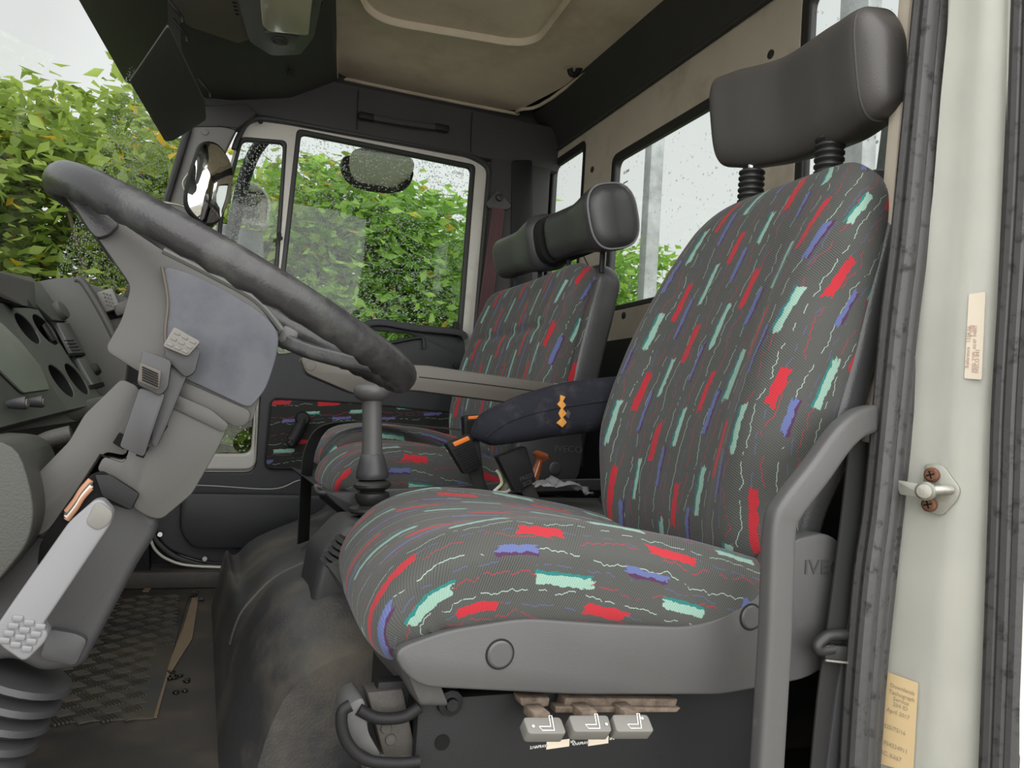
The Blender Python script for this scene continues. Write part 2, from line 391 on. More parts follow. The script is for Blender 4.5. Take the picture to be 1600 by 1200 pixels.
# patterned moquette
def ringpath(c, hw, fr, bk, ex, side, tg, n=56):
    s = V(side).normalized(); t = V(tg).normalized(); nm = s.cross(t).normalized(); out = []
    for i in range(n):
        a = 2*math.pi*i/n; X = math.copysign(abs(math.cos(a))**(2/ex), math.cos(a)); Z = math.copysign(abs(math.sin(a))**(2/ex), math.sin(a))
        out.append(V(c)+s*X*hw+nm*Z*(fr if Z > 0 else bk))
    return out
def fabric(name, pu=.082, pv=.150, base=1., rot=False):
    m = bpy.data.materials.new(name); m.use_nodes = True; n = N_(m)
    uv = n.new('TexCoord').outputs['UV']; s = n.new('SeparateXYZ'); n.lk(uv, s.inputs[0]); u, v = s.outputs[0], s.outputs[1]
    if rot: u, v = v, u
    cv = n.new('CombineXYZ'); n.lk(n.m('MULTIPLY', u, 1.), cv.inputs[0]); n.lk(n.m('MULTIPLY', v, .5), cv.inputs[1])
    nz = n.new('TexNoise'); nz.inputs['Scale'].default_value = 110; nz.inputs['Detail'].default_value = 3; nz.inputs['Roughness'].default_value = .7; n.lk(cv.outputs[0], nz.inputs['Vector'])
    nc = n.new('SeparateColor'); n.lk(nz.outputs['Color'], nc.inputs[0])
    n1 = n.m('SUBTRACT', nc.outputs[0], .5); n2 = n.m('SUBTRACT', nc.outputs[1], .5)
    us = n.m('ADD', u, n.m('MULTIPLY', v, -.10))
    ud = n.m('ADD', us, n.m('MULTIPLY', n1, .010)); vd = n.m('ADD', v, n.m('MULTIPLY', n2, .030))
    # weave: fine diagonal twill
    tw = n.m('SINE', n.m('MULTIPLY', n.m('ADD', n.m('MULTIPLY', u, .5), v), 2*math.pi/.0029))
    twf = n.m('ADD', .5, n.m('MULTIPLY', tw, .5))
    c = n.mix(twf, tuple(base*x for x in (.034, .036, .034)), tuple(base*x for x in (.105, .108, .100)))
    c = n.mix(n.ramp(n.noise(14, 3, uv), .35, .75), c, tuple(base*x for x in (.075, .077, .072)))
    def layer(ou, ov, hw, hl, du=0, seed=0.):
        a = n.m('DIVIDE', n.m('ADD', ud, ou+du), pu); ci = n.m('FLOOR', a)
        bb = n.m('ADD', n.m('DIVIDE', vd, pv), n.m('ADD', ov/pv, n.m('MULTIPLY', ci, .5))); ri = n.m('FLOOR', bb)
        w = n.new('TexWhiteNoise', noise_dimensions='3D'); cc = n.new('CombineXYZ'); n.lk(ci, cc.inputs[0]); n.lk(ri, cc.inputs[1]); cc.inputs[2].default_value = seed; n.lk(cc.outputs[0], w.inputs['Vector'])
        wc = n.new('SeparateColor'); n.lk(w.outputs['Color'], wc.inputs[0])
        fu = n.m('MULTIPLY', n.m('ADD', n.m('SUBTRACT', n.m('FRACT', a), .5), n.m('MULTIPLY', n.m('SUBTRACT', wc.outputs[0], .5), .10)), pu)
        fv = n.m('MULTIPLY', n.m('SUBTRACT', n.m('FRACT', bb), .5), pv)
        h1 = n.m('LESS_THAN', n.m('ABSOLUTE', fu), n.m('MULTIPLY', n.m('ADD', .75, n.m('MULTIPLY', wc.outputs[1], .5)), hw))
        h2 = n.m('LESS_THAN', n.m('ABSOLUTE', fv), n.m('MULTIPLY', n.m('ADD', .8, n.m('MULTIPLY', wc.outputs[2], .4)), hl))
        return n.m('MULTIPLY', h1, h2)
    def squig(off, amp, sc, wd, thr):
        cv2 = n.new('CombineXYZ'); n.lk(n.m('MULTIPLY', n.m('FLOOR', n.m('DIVIDE', n.m('ADD', us, off), pu/2)), 3.7), cv2.inputs[0]); n.lk(v, cv2.inputs[1])
        q = n.new('TexNoise'); q.inputs['Scale'].default_value = sc; q.inputs['Detail'].default_value = 4; q.inputs['Roughness'].default_value = .65; n.lk(cv2.outputs[0], q.inputs['Vector'])
        x = n.m('ADD', n.m('ADD', us, off), n.m('MULTIPLY', n.m('SUBTRACT', q.outputs[0], .5), amp))
        f = n.m('MULTIPLY', n.m('ABSOLUTE', n.m('SUBTRACT', n.m('FRACT', n.m('DIVIDE', x, pu/2)), .5)), pu/2)
        g = n.m('MULTIPLY', n.m('LESS_THAN', f, wd), n.m('GREATER_THAN', n.noise(55, 2, uv), thr))
        return g
    RED, MINT, TEAL, BLUE, PUR = (.42, .022, .033), (.25, .40, .33), (.02, .17, .16), (.10, .125, .28), (.07, .025, .07)
    c = n.mix(squig(.01, .06, 14, .0005, .44), c, (.34, .03, .05))
    c = n.mix(squig(.033, .040, 16, .0005, .45), c, (.30, .40, .34))
    c = n.mix(squig(.02, .025, 20, .0004, .50), c, (.09, .11, .24))
    c = n.mix(layer(.053, .105, .0042, .028, -.003, 3.), c, PUR)
    c = n.mix(layer(.053, .105, .0038, .027, 0, 3.), c, BLUE)
    c = n.mix(layer(.027, .052, .0046, .030, .0032, 2.), c, TEAL)
    c = n.mix(layer(.027, .052, .0044, .030, 0, 2.), c, MINT)
    c = n.mix(layer(.0, .0, .0058, .030, 0, 1.), c, RED)
    c = n.mix(n.m('MULTIPLY', twf, .18), c, (.02, .02, .02))
    n.lk(c, n.b.inputs['Base Color']); n.b.inputs['Roughness'].default_value = .9; n.b.inputs['Specular IOR Level'].default_value = .25
    n.b.inputs['Sheen Weight'].default_value = .12; n.b.inputs['Sheen Roughness'].default_value = .5
    n.bump(twf, .25, .0006)
    return m
M['fab'] = fabric('patterned_moquette')
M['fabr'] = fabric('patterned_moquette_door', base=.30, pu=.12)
# ================================================================== OUTSIDE
g = slab('ground', [(-14, -9, -1.05), (14, -9, -1.05), (14, 22, -1.05), (-14, 22, -1.05)], (0, 0, -.2), M['ground'], b=0); tag(g, kind='structure')
def leaves_mesh(seed, n, w, d, h, size, shoots, m):
    rnd = np.random.default_rng(seed)
    # clumps give the hedge its lumpy light and dark pattern
    nc = 130
    cx = rnd.uniform(-w/2, w/2, nc); cz = h*(1-rnd.uniform(0, 1, nc)**1.1*.98); cy = rnd.uniform(-d/2, d/2, nc)
    k = rnd.integers(0, nc, n)
    P = np.stack([cx[k]+rnd.normal(0, .15, n), cy[k]+rnd.normal(0, .13, n), cz[k]+rnd.normal(0, .14, n)], 1)
    P[:, 2] = np.where(P[:, 2] > h*.95, h*.95-abs(rnd.normal(0, .2, n)), P[:, 2])
    A = [];
    for i in range(shoots):
        sx, sy = rnd.uniform(-w/2, w/2), rnd.uniform(-d/3, d/3); hh = rnd.uniform(.15, .50); lx = rnd.uniform(-.15, .15)
        for j in range(int(hh*75)):
            t = j/(hh*75); A.append((sx+lx*t+rnd.normal(0, .04*(1.2-t)), sy+rnd.normal(0, .04), h*.86+t*hh))
    if A: P = np.concatenate([P, np.array(A)])
    n = len(P); P[:, 2] = np.maximum(P[:, 2], .02)
    q = rnd.normal(0, 1, (n, 3)); q[:, 2] = -abs(q[:, 2])*.5; q /= np.linalg.norm(q, axis=1)[:, None]
    s = np.cross(q, rnd.normal(0, 1, (n, 3))+np.array([0, 0, 1.2])); s /= np.linalg.norm(s, axis=1)[:, None]
    L = size*rnd.uniform(.6, 1.25, n)[:, None]; nn = np.cross(q, s)
    a = P; b = P+q*L*.45+s*L*.24+nn*L*.06; c = P+q*L-nn*L*.05; dd = P+q*L*.45-s*L*.24+nn*L*.06; mid = P+q*L*.5
    vs = np.stack([a, b, c, dd], 1).reshape(-1, 3)
    idx = np.arange(n)*4; f = np.concatenate([np.stack([idx, idx+1, idx+2], 1), np.stack([idx, idx+2, idx+3], 1)])
    me = bpy.data.meshes.new('foliage'); me.vertices.add(len(vs)); me.vertices.foreach_set('co', vs.ravel())
    me.loops.add(len(f)*3); me.loops.foreach_set('vertex_index', f.ravel()); me.polygons.add(len(f)); me.polygons.foreach_set('loop_start', np.arange(len(f))*3); me.polygons.foreach_set('loop_total', np.full(len(f), 3))
    me.update(calc_edges=True); me.materials.append(m); return me
fol = [leaves_mesh(3, 30000, 1.9, 1.5, 3.0, .085, 9, M['leaf']), leaves_mesh(5, 30000, 1.9, 1.5, 3.0, .085, 10, M['leaf']), leaves_mesh(8, 28000, 1.9, 1.5, 3.0, .08, 12, M['leaf2'])]
stm = bmesh.new()
for i in range(7):
    x = -.75+i*.25; rr = random.Random(i)
    sweep(stm, crom([(x, 0, 0), (x+rr.uniform(-.1, .1), rr.uniform(-.15, .15), 1.0), (x+rr.uniform(-.25, .25), rr.uniform(-.25, .25), 1.9), (x+rr.uniform(-.3, .3), rr.uniform(-.2, .2), 2.75)], 3), circ(.022, 6), scale=[1-.08*j for j in range(10)])
bmesh.ops.recalc_face_normals(stm, faces=stm.faces[:]); stme = bpy.data.meshes.new('stems'); stm.to_mesh(stme); stm.free(); stme.materials.append(M['bark'])
bushes = [  # x, y, scale, height, mesh, label
 (-2.55, 3.4, 1.15, .93, 2, 'yellow-leaved hedge bush at the far left of the windscreen'),
 (-1.35, 3.9, 1.15, 1.04, 2, 'yellow-green hedge bush seen beside the top of the steering wheel'),
 (-.45, 4.3, 1.1, 1.07, 2, 'yellowing hedge bush behind the round interior mirror and door mirrors'),
 (.62, 4.4, 1.1, 1.03, 0, 'green hedge bush in the front half of the passenger door window'),
 (1.75, 4.5, 1.1, .99, 1, 'green hedge bush in the rear half of the passenger door window'),
 (3.2, 4.7, 1.1, .90, 0, 'pale green hedge bush seen through the small rear window'),
 (4.9, 4.3, 1.15, .82, 1, 'green hedge bush low in the wide rear window beside the post'),
 (6.4, 4.3, 1.15, .80, 0, 'low green hedge bush right of the post, behind the driver seat back'),
 (-3.9, 2.9, 1.2, .86, 0, 'green hedge bush beyond the left edge of the windscreen view')]
for x, y, s, hs, k, lb in bushes:
    t = thing('hedge_bush', lb, 'bush', (x, y, -1.05), 'hedge bushes beyond the cab windows'); t.scale = (s, s, hs)
    t.rotation_euler.z = (x*7) % .6 - .3
    f = bpy.data.objects.new('foliage', fol[k]); COL.objects.link(f); f.parent = t; f['kind'] = 'stuff'
    f2 = bpy.data.objects.new('stems', stme); COL.objects.link(f2); f2.parent = t
# galvanised post behind the cab, seen through the wide rear window
t = thing('metal_post', 'grey galvanised square post outside the wide rear window', 'post')
pa, pb = at(1001, 400, X=1.9), at(1027, 400, X=1.9)
box('shaft', ((pa.x+pb.x)/2, (pa.y+pb.y)/2, .9), (.07, .062, 3.9), M['galv'], t, b=.006)
box('foot_plate', ((pa.x+pb.x)/2, (pa.y+pb.y)/2, -1.04), (.16, .16, .02), M['galv'], t)
t = thing('metal_post', 'pale steel post outside the driver side rear window above the headrest', 'post')
pa, pb = at(1311, 10, X=1.9), at(1358, 10, X=1.9)
box('shaft', (1.93, (pa.y+pb.y)/2, .9), (.06, abs(pa.y-pb.y)*.95, 3.9), M['galv'], t, b=.006)
box('foot_plate', (1.93, (pa.y+pb.y)/2, -1.04), (.16, .16, .02), M['galv'], t)
# ================================================================== CAB SHELL
# ceiling
ZC = 1.655
cl_ = [at(520, -40, Z=ZC), at(522, 60, Z=ZC), at(528, 128, Z=ZC), at(820, 178, Z=ZC), at(858, 138, Z=ZC), at(985, -5, Z=ZC)]
ce = thing('ceiling', kind='structure')
c0 = at(524, 118, Z=ZC); c1 = at(805, 176, Z=ZC)
yR = c1.y; xF, xB = c0.x, 1.03
sl_ = (at(519, -60, Z=ZC)-c0); XN = c0.x+sl_.x/sl_.y*(.05-c0.y)
hl = plate('headliner', rp([(XN, .05, ZC), (xF+.0, c0.y, ZC), (c1.x, c1.y, ZC), (xB, c1.y-.30, ZC), (xB, .05, ZC)], .06), [], (0, 0, -1), .02, M['head'], ce, b=.004)
# raised roof hatch pressing: a padded ridge with a rounded outline
hp = rp([at(545, -60, Z=ZC), at(578, 22, Z=ZC), at(835, 66, Z=ZC), at(905, -30, Z=ZC), at(905, -30, Z=ZC)-V((0, 1.0, 0)), at(545, -60, Z=ZC)-V((.0, .8, 0))], .10, 8)
bm = bmesh.new(); sweep(bm, [p+V((0, 0, -.001)) for p in hp], circ(.022, 10, .007), side=(0, 0, 1), closed=True)
for v in bm.verts: v.co.z = ZC+(v.co.z-ZC)*1
bmo('hatch_pressing', bm, M['head'], ce)
plate('hatch_panel', [p+V((0, 0, -.004)) for p in hp], [], (0, 0, -1), .008, M['head'], ce, b=.002)
slab('roof_skin', [(-.25, -.1, 1.72), (1.2, -.1, 1.72), (1.2, 2.05, 1.72), (-.25, 2.05, 1.72)], (0, 0, .03), M['white'], ce, b=0)
sw = bmesh.new(); sweep(sw, [p for p in crom([(XN, .1, ZC-.004), (xF, c0.y-.03, ZC-.004), (xF+.04, c0.y+.0, ZC-.004), (c1.x-.04, c1.y, ZC-.004), (c1.x, c1.y-.04, ZC-.004), (xB, c1.y-.30, ZC-.004), (xB, .1, ZC-.004)], 6)], circ(.006, 8)); bmo('headliner_piping', sw, M['head'], ce)
# front overhead shelf (dark) with the upper screen rail
fo = thing('trim_1', kind='structure')
XF = xF+.01
prof = [(XF, ZC+.02), (XF-.01, 1.60), (.20, 1.53), (.02, 1.485), (-.12, 1.47), (-.17, 1.50), (-.2, 1.60), (-.2, 1.72), (XF, 1.72)]
bm = bmesh.new(); sa = []
for y, k in ((1.86, 0), (c0.y, 0), (.9, 1), (.06, 1)):
    dx = (XN-xF)*((c0.y-y)/(c0.y-.05)) if y < c0.y else 0
    sa.append([bm.verts.new((x+(dx if i in (0, 1, 8) else dx*.6 if i == 2 else 0), y, z)) for i, (x, z) in enumerate(prof)])
for a, b_ in zip(sa, sa[1:]):
    for i in range(9): bm.faces.new((a[i], a[(i+1) % 9], b_[(i+1) % 9], b_[i]))
bm.faces.new(sa[0][::-1]); bm.faces.new(sa[-1]); bev(bm, .012, 3, 12)
bmo('front_shelf', bm, M['rail'], fo)
slab('void_shade_sheet', [(-.2, .0, 1.69), (1.13, .0, 1.69), (1.13, 1.95, 1.69), (-.2, 1.95, 1.69)], (0, 0, .01), M['rail'], fo, b=0)  # added dark sheet, stands in for the shaded space above the headliner
tp = M['head']
slab('shelf_lining', [at(225, -40, Z=1.458), at(262, 20, Z=1.458), at(300, 44, Z=1.458), at(372, 68, Z=1.458), at(392, 62, Z=1.458), at(385, -40, Z=1.458)], (0, 0, .02), M['taupel'], fo, b=.003)
box('clip_slot', at(456, 106, Z=1.53)+V((0, 0, -.015)), (.02, .03, .008), M['black'], fo)
# passenger side roof rail
rl = thing('trim_2', kind='structure')
pr_ = [(1.86, ZC+.02), (yR+.005, ZC+.005), (yR+.02, ZC-.02), (1.80, 1.60), (1.825, 1.52), (1.83, 1.455), (1.86, 1.45), (1.90, 1.6), (1.90, 1.70)]
bm = bmesh.new(); slab('', [(xF-.45, y, z) for y, z in pr_], (1.13-xF+.45, 0, 0), None, b=.006, bm=bm); bmo('rail', bm, M['rail'], rl)
for px in (560, 738):
    a, b_ = at(px, 140+(px-560)*.2, Y=1.795), at(px-2, 238+(px-738)*.2, Y=1.822)
    tube('panel_joint', [a, a.lerp(b_, .5)+V((0, .004, 0)), b_], .0018, M['black'], rl, n=6)
hg = thing('ceiling_grab_handle', 'long dark fold-down grab handle on the rail above the passenger door', 'handle')
a, b_ = at(572, 182, Y=1.80), at(690, 200, Y=1.80)
rod('grip', [a, a.lerp(b_, .3)+V((0, -.006, -.004)), a.lerp(b_, .7)+V((0, -.006, -.004)), b_], rrect(.006, .009, .004), M['rail'], hg, side=(0, 1, 0))
for p in (a, b_): box('mount', p, (.05, .02, .022), M['black'], hg, b=.004)
# rear roof rail
rr = thing('trim_3', kind='structure')
pz = [(xB-.005, ZC+.02), (xB-.005, ZC-.005), (xB+.03, ZC-.04), (xB+.065, 1.58), (xB+.085, 1.54), (1.135, 1.53), (1.14, ZC+.03)]
bm = bmesh.new(); slab('', [(x, 1.86, z) for x, z in pz], (0, -1.82, 0), None, b=.005, bm=bm); bmo('rail', bm, M['rail'], rr)
bm = bmesh.new(); a = at(845, 232, X=1.112); sweep(bm, crom([(1.118, 1.84, 1.533), (1.112, 1.6, 1.531), (1.112, .9, 1.531), (1.112, .05, 1.531)], 6), circ(.007, 8)); bmo('edge_bead', bm, M['rail'], rr)
hk = thing('coat_hook', 'small dark coat hook on the sloping rear roof rail', 'hook')
p = at(915, 96, P=((xB+.05, 1, 1.6), (-.85, 0, -.5)))
lath('base', [(.010, 0), (.011, .004), (.007, .007)], p+V((-.004, 0, -.003)), (-.85, 0, -.5), M['black'], hk)
slab('stem', [p+V((-.004, -.012, .02)), p+V((-.004, .012, .02)), p+V((-.012, .010, -.03)), p+V((-.012, -.010, -.03))], (-.010, 0, -.004), M['black'], hk, b=.003)
tube('hook', [p+V((-.014, 0, -.02)), p+V((-.024, 0, -.035)), p+V((-.03, 0, -.048)), p+V((-.046, 0, -.050)), p+V((-.052, 0, -.036))], .009, M['black'], hk)
# ------------------------------------------------------------------ rear wall
XR = 1.12
def win(y0, y1, z0, z1, r=.035): return rp([(XR, y1, z0), (XR, y1, z1), (XR, y0, z1), (XR, y0, z0)], r, 5)
W1 = (1.60, 1.885, .93, 1.50); W2 = (.735, 1.405, .90, 1.385); W3 = (.22, .575, .93, 1.50)
rw = thing('wall_rear', kind='structure')
plate('cloth_panel', [(XR, 2.06, .80), (XR, 2.06, 1.56), (XR, -.02, 1.56), (XR, -.02, .80)], [win(*W1), win(*W2), win(*W3)], (-1, 0, 0), .02, M['beige'], rw, b=.006)
slab('outer_skin_lower', [(XR+.02, -.05, -.1), (XR+.02, 2.1, -.1), (XR+.02, 2.1, .86), (XR+.02, -.05, .86)], (.02, 0, 0), M['white'], rw, b=0)
slab('lower_panel', [(XR-.002, 1.88, 0), (XR-.002, 1.88, .81), (XR-.002, -.02, .81), (XR-.002, -.02, 0)], (.02, 0, 0), M['black'], rw, b=.004)
slab('air_deflector', [at(*p, X=1.16) for p in ((1432, 20), (1392, 75), (1380, 170), (1368, 262), (1345, 330), (1440, 330))], (.12, 0, 0), M['galv'], rw, b=.004)
for px, py in ((926, 265), (1205, 85), (975, 493)):
    p = at(px, py, X=XR); lath('screw_cap', [(.010, 0), (.010, .003), (.006, .005)], p, (-1, 0, 0), M['rubber'], rw)
for i, (Wn, nm) in enumerate(((W1, 'window_1'), (W2, 'window_2'), (W3, 'window_3'))):
    y0, y1, z0, z1 = Wn; wn = thing(nm, kind='structure')
    i1 = rp([(XR+.0, y1+.006, z0-.006), (XR, y1+.006, z1+.006), (XR, y0-.006, z1+.006), (XR, y0-.006, z0-.006)], .035, 5)
    i2 = rp([(XR, y1-.022, z0+.014), (XR, y1-.022, z1-.022), (XR, y0+.022, z1-.022), (XR, y0+.022, z0+.014)], .028, 5)
    plate('rubber_frame', i1, [i2], (-1, 0, 0), .022, M['rubber'], wn, b=.006)
    i2 = [p+V((.012, 0, 0)) for p in i2]
    i3 = rp([(XR+.012, y1-.03, z0+.024), (XR+.012, y1-.03, z1-.028), (XR+.012, y0+.03, z1-.028), (XR+.012, y0+.03, z0+.024)], .026, 5)
    slab('pane', [(XR+.018, y1-.01, z0+.01), (XR+.018, y1-.01, z1-.01), (XR+.018, y0+.01, z1-.01), (XR+.018, y0+.01, z0+.01)], (.004, 0, 0), M['glassr'], wn, b=0, smooth=False)
    if i == 1:
        mirrored_text('glass_print', 'IVECO', at(983, 268, X=XR+.016), (0, 1, 0), (0, 0, 1), .012, M['ink_hollow'], wn)
        for k in range(4): mirrored_text('glass_print', ('TEMPERED', '43R 00', 'AS2 M44', 'E3')[k], at(981, 284+k*9, X=XR+.016), (0, 1, 0), (0, 0, 1), .006, M['ink_hollow'], wn)
# driver side rear corner trim (beige strip beside the seal)
ct = slab('trim_4', [(.835, .0, 1.7), (.765, .0, .45), (.765, .0, -.1), (1.16, .0, -.1), (1.16, 0, 1.7)], (0, .02, 0), M['beige'], b=.004); tag(ct, kind='structure')
# passenger pillar trim
pt = thing('trim_5', kind='structure')
PX0, PX1 = .862, 1.03
slab('pillar_cover', [(PX0+.01, 1.83, 1.47), (PX0-.0, 1.83, .05), (1.10, 1.83, .05), (1.10, 1.83, 1.47)], (0, .10, 0), M['rail'], pt, b=.01)
slab('inset_panel', rp(ats([(800, 250), (832, 250), (832, 470), (798, 520)], Y=1.826), .012), (0, .02, 0), M['black'], pt, b=.002)
slab('corner_return', [(1.03, 1.85, .05), (1.12, 2.05, .05), (1.12, 2.05, 1.53), (1.03, 1.85, 1.53)], (.01, .05, 0), M['rail'], pt, b=.0)
# floor
fl = thing('floor', kind='structure')
slab('floor_covering', [(-.75, -.02, 0), (1.14, -.02, 0), (1.14, 1.88, 0), (-.75, 1.88, 0)], (0, 0, -.06), M['floor'], fl, b=.004)
slab('seam_strip', ats([(222, 925), (232, 925), (262, 890), (254, 888)], Z=.001), (0, 0, .003), M['dust'], fl, b=.0)
slab('sill_step', [(-.30, 1.78, 0), (.95, 1.78, 0), (.95, 1.78, .050), (-.30, 1.78, .050)], (0, .14, 0), M['floor'], fl, b=.008)
bm = bmesh.new()
for px, py, r in ((275, 1057, .011), (283, 1080, .010), (268, 1050, .006), (300, 930, .012), (312, 937, .009), (288, 1063, .009), (305, 925, .008)):
    p = at(px, py, Z=.003)
    for k in range(5):
        rr_ = random.Random(px*k+k); lathe(bm, [(r*.6, 0), (r*.5, .0014), (r*.2, .0018)], p+V((rr_.uniform(-r, r), rr_.uniform(-r, r), 0)), (0, 0, 1), 9)
tag(bmo('oil_spot', bm, M['oil'], fl), kind='stuff')
dm = slab('dust_strip', ats([(300, 935), (310, 935), (300, 1000), (262, 1060), (245, 1122), (238, 1122), (262, 1040), (285, 985)], Z=.0015), (0, 0, .002), M['dust'], fl, b=0)
# checker tread mat
tm = thing('tread_mat', 'black rubber mat with raised five-bar tread lying on the cab floor', 'mat', (-.2, 1.25, 0))
mp = [at(60, 1122, Z=.004), at(240, 1121, Z=.004), at(302, 928, Z=.004), at(40, 926, Z=.004)]
mp = [V((-.55, mp[0].y, .004)), V((mp[1].x, mp[1].y, .004)), V((mp[2].x-.01, mp[2].y, .004)), V((-.55, mp[2].y, .004))]
slab('rubber_sheet', mp, (0, 0, -.004), M['mat'], tm, b=.001)
bm = bmesh.new()
x = -.54; i = 0
yl0, yl1 = mp[1].y, mp[2].y
while x < .02:
    y = yl0+.012; j = 0
    while y < yl1-.02:
        lim = mp[1].x+(mp[2].x-mp[1].x)*(y-yl0)/(yl1-yl0)
        if x < lim-.02:
            a = math.radians(28 if (i+j) % 2 else -62); R = Matrix.Rotation(a, 3, 'Z')
            for k in range(5):
                c = V((x, y, .0048))+R @ V((0, (k-2)*.0062, 0))
                t = bmesh.new(); bmesh.ops.create_cube(t, size=1)
                for v in t.verts: v.co = V((v.co.x*(.030 if v.co.z < 0 else .024), v.co.y*(.0036 if v.co.z < 0 else .0018), v.co.z*.0028))
                t.transform(Matrix.Translation(c) @ R.to_4x4()); me = bpy.data.meshes.new('t'); t.to_mesh(me); t.free(); bm.from_mesh(me); bpy.data.meshes.remove(me)
        y += .036; j += 1
    x += .036; i += 1
tag(bmo('tread_bars', bm, M['tread'], tm, smooth=False), kind='stuff')
slab('sill_plate', [(-.5, 1.92, -.12), (1.0, 1.92, -.12), (1.0, 1.92, .04), (.12, 1.92, .06), (.05, 1.92, .22), (-.5, 1.92, .30)], (0, .01, 0), M['black'], fl, b=0)
# engine cover
ec = thing('engine_cover', 'black moulded engine cover hump between the seats', 'engine cover', (.6, .9, 0))
bm = bmesh.new()
def ecprof(y):
    f = 1.0 if y > .55 else max(0, (y-.30)/.25)
    f = f*f*(3-2*f)
    o = .03*math.sin((y-.5)*2.2)
    g = min(1, max(0, (y-.6)/.7)); dz = -.075*g
    P = [(.065, 0), (.075, .07), (.09, .15), (.115, .215+dz), (.17, .265+dz), (.28+.04*g, .300+dz*.6), (.40+.04*g, .322+dz*.3), (1.075, .33+dz*.2)]
    zs = .60+.40*f
    return [V((x+(1-f)*.05, y, z*zs)) for x, z in crom2(P)]
def crom2(P): return [(p.x, p.z) for p in crom([V((a, 0, b)) for a, b in P], 4)]
ys = [.40, .42, .44, .48, .52, .56, .62, .72, .85, 1.0, 1.15, 1.3, 1.45, 1.55]
rings = [ecprof(y) for y in ys]; vr = [[bm.verts.new(p) for p in r]+[bm.verts.new((1.075, r[0].y, 0))] for r in rings]
for a, b_ in zip(vr, vr[1:]):
    for i in range(len(a)): bm.faces.new((a[i], a[(i+1) % len(a)], b_[(i+1) % len(a)], b_[i]))
bm.faces.new(vr[0][::-1]); bm.faces.new(vr[-1])
bmo('cover', bm, M['cover'], ec, auto=50)
y_ = .80
for y_ in (.80,):
    P = ecprof(y_); bm = bmesh.new(); sweep(bm, [p+V((0, 0, 0)) for p in P[6:-1]], circ(.004, 8), side=(0, 1, 0)); bmo('cover_ridge', bm, M['cover'], ec)
# ------------------------------------------------------------------ A pillar
ap = thing('trim_6', kind='structure')
slab('pillar_cover', ats([(262, 322), (300, 198), (385, 172), (372, 196), (350, 240), (338, 300), (318, 380), (290, 470), (215, 470)], Y=1.80), (0, .05, 0), M['apil'], ap, b=.006)
slab('screen_seal', ats([(300, 170), (298, 205), (262, 322), (205, 470), (190, 470), (255, 310), (290, 190)], Y=1.785), (0, .03, 0), M['rubber'], ap, b=.004)
p = at(320, 206, Y=1.80); lath('screw_cap', [(.011, 0), (.010, .003), (.004, .004)], p, (0, -1, 0), M['apil'], ap)
tube('pillar_joint', ats([(306, 192), (340, 196), (378, 205)], Y=1.797), .0016, M['black'], ap, n=6)
slab('upper_cover', ats([(300, 198), (318, 165), (385, 160), (402, 176), (372, 200), (345, 198)], Y=1.795), (0, .05, 0), M['rail'], ap, b=.006)
# windscreen
ws = thing('window_4', kind='structure')
wm = glass('windscreen_glass', .65, .95, 210, split=(1, 1.62), tint=(.93, .95, .93), size=.58); M['glassw'] = wm
bm = bmesh.new(); gv = []
def wsx(y, z): return -.075-(1.38-z)*.22-.30*(1-min(1, abs((y-.9)/.93))**4)
for i in range(37):
    y = .9-.93*math.cos(math.pi*i/36); gv.append([bm.verts.new((wsx(y, .50+.1375*j), y, .50+.1375*j)) for j in range(9)])
for a, b_ in zip(gv, gv[1:]):
    for j in range(8): bm.faces.new((a[j], a[j+1], b_[j+1], b_[j]))
bmo('pane', bm, wm, ws, auto=0)
# ------------------------------------------------------------------ passenger door
dr = thing('door_1', kind='structure')
YD = 1.85
q = lambda l, y=YD: ats(l, Y=y)
outer = rp(q([(368, 225), (388, 184), (440, 190), (735, 244), (764, 262), (742, 520), (716, 884), (318, 884), (268, 868), (236, 835), (246, 800), (318, 560), (340, 330)]), [.02, .05, .1, .1, .03, .1, .02, .08, .05, .05, .1, .1, .1], 5)
mainw = rp(q([(466, 202), (742, 259), (720, 530), (425, 560)]), .018, 4)
quart = rp(q([(377, 214), (447, 221), (432, 440), (425, 560), (320, 560), (345, 330)]), .012, 4)
loww = rp(q([(330, 618), (404, 612), (396, 722), (304, 722)]), .03, 5)
plate('door_frame', outer, [mainw, quart, loww], (0, -1, 0), .04, M['doorw'], dr, b=.006)
bm = bmesh.new(); sweep(bm, [p+V((0, -.008, 0)) for p in outer[:-12]], rrect(.012, .008, .004), side=(0, 1, 0)); bmo('door_seal', bm, M['rubber'], dr)
def gasket(loop_px, wd, nm):
    o = rp(q(loop_px, YD-.004), .018, 4); c = sum(o, V((0, 0, 0)))/len(o); i_ = rp(q(loop_px, YD-.004), .018, 4)
    sx = lambda p: V((c.x+(p.x-c.x)*(1-wd/abs(max(a.x for a in o)-c.x)), p.y, c.z+(p.z-c.z)*(1-wd/abs(max(a.z for a in o)-c.z))))
    plate(nm, o, [[sx(p) for p in i_]], (0, -1, 0), .022, M['rubber'], dr, b=.004)
gasket([(464, 200), (744, 257), (722, 532), (423, 562)], .016, 'main_window_seal')
gasket([(376, 213), (449, 219), (434, 440), (427, 560), (320, 560), (343, 330)], .012, 'quarter_window_seal')
slab('main_pane', q([(464, 200), (744, 257), (720, 560), (423, 562)], YD+.015), (0, .004, 0), M['glassp'], dr, b=0, smooth=False)
slab('quarter_pane', q([(374, 212), (449, 218), (427, 562), (318, 562)], YD+.015), (0, .004, 0), M['glassp'], dr, b=0, smooth=False)
slab('lower_pane', q([(328, 612), (408, 608), (400, 726), (300, 726)], YD+.015), (0, .004, 0), M['glassl'], dr, b=0, smooth=False)
mirrored_text('glass_print', 'IVECO', at(724, 274, Y=YD+.012), (-1, 0, 0), (0, 0, 1), .014, M['ink_hollow'], dr)
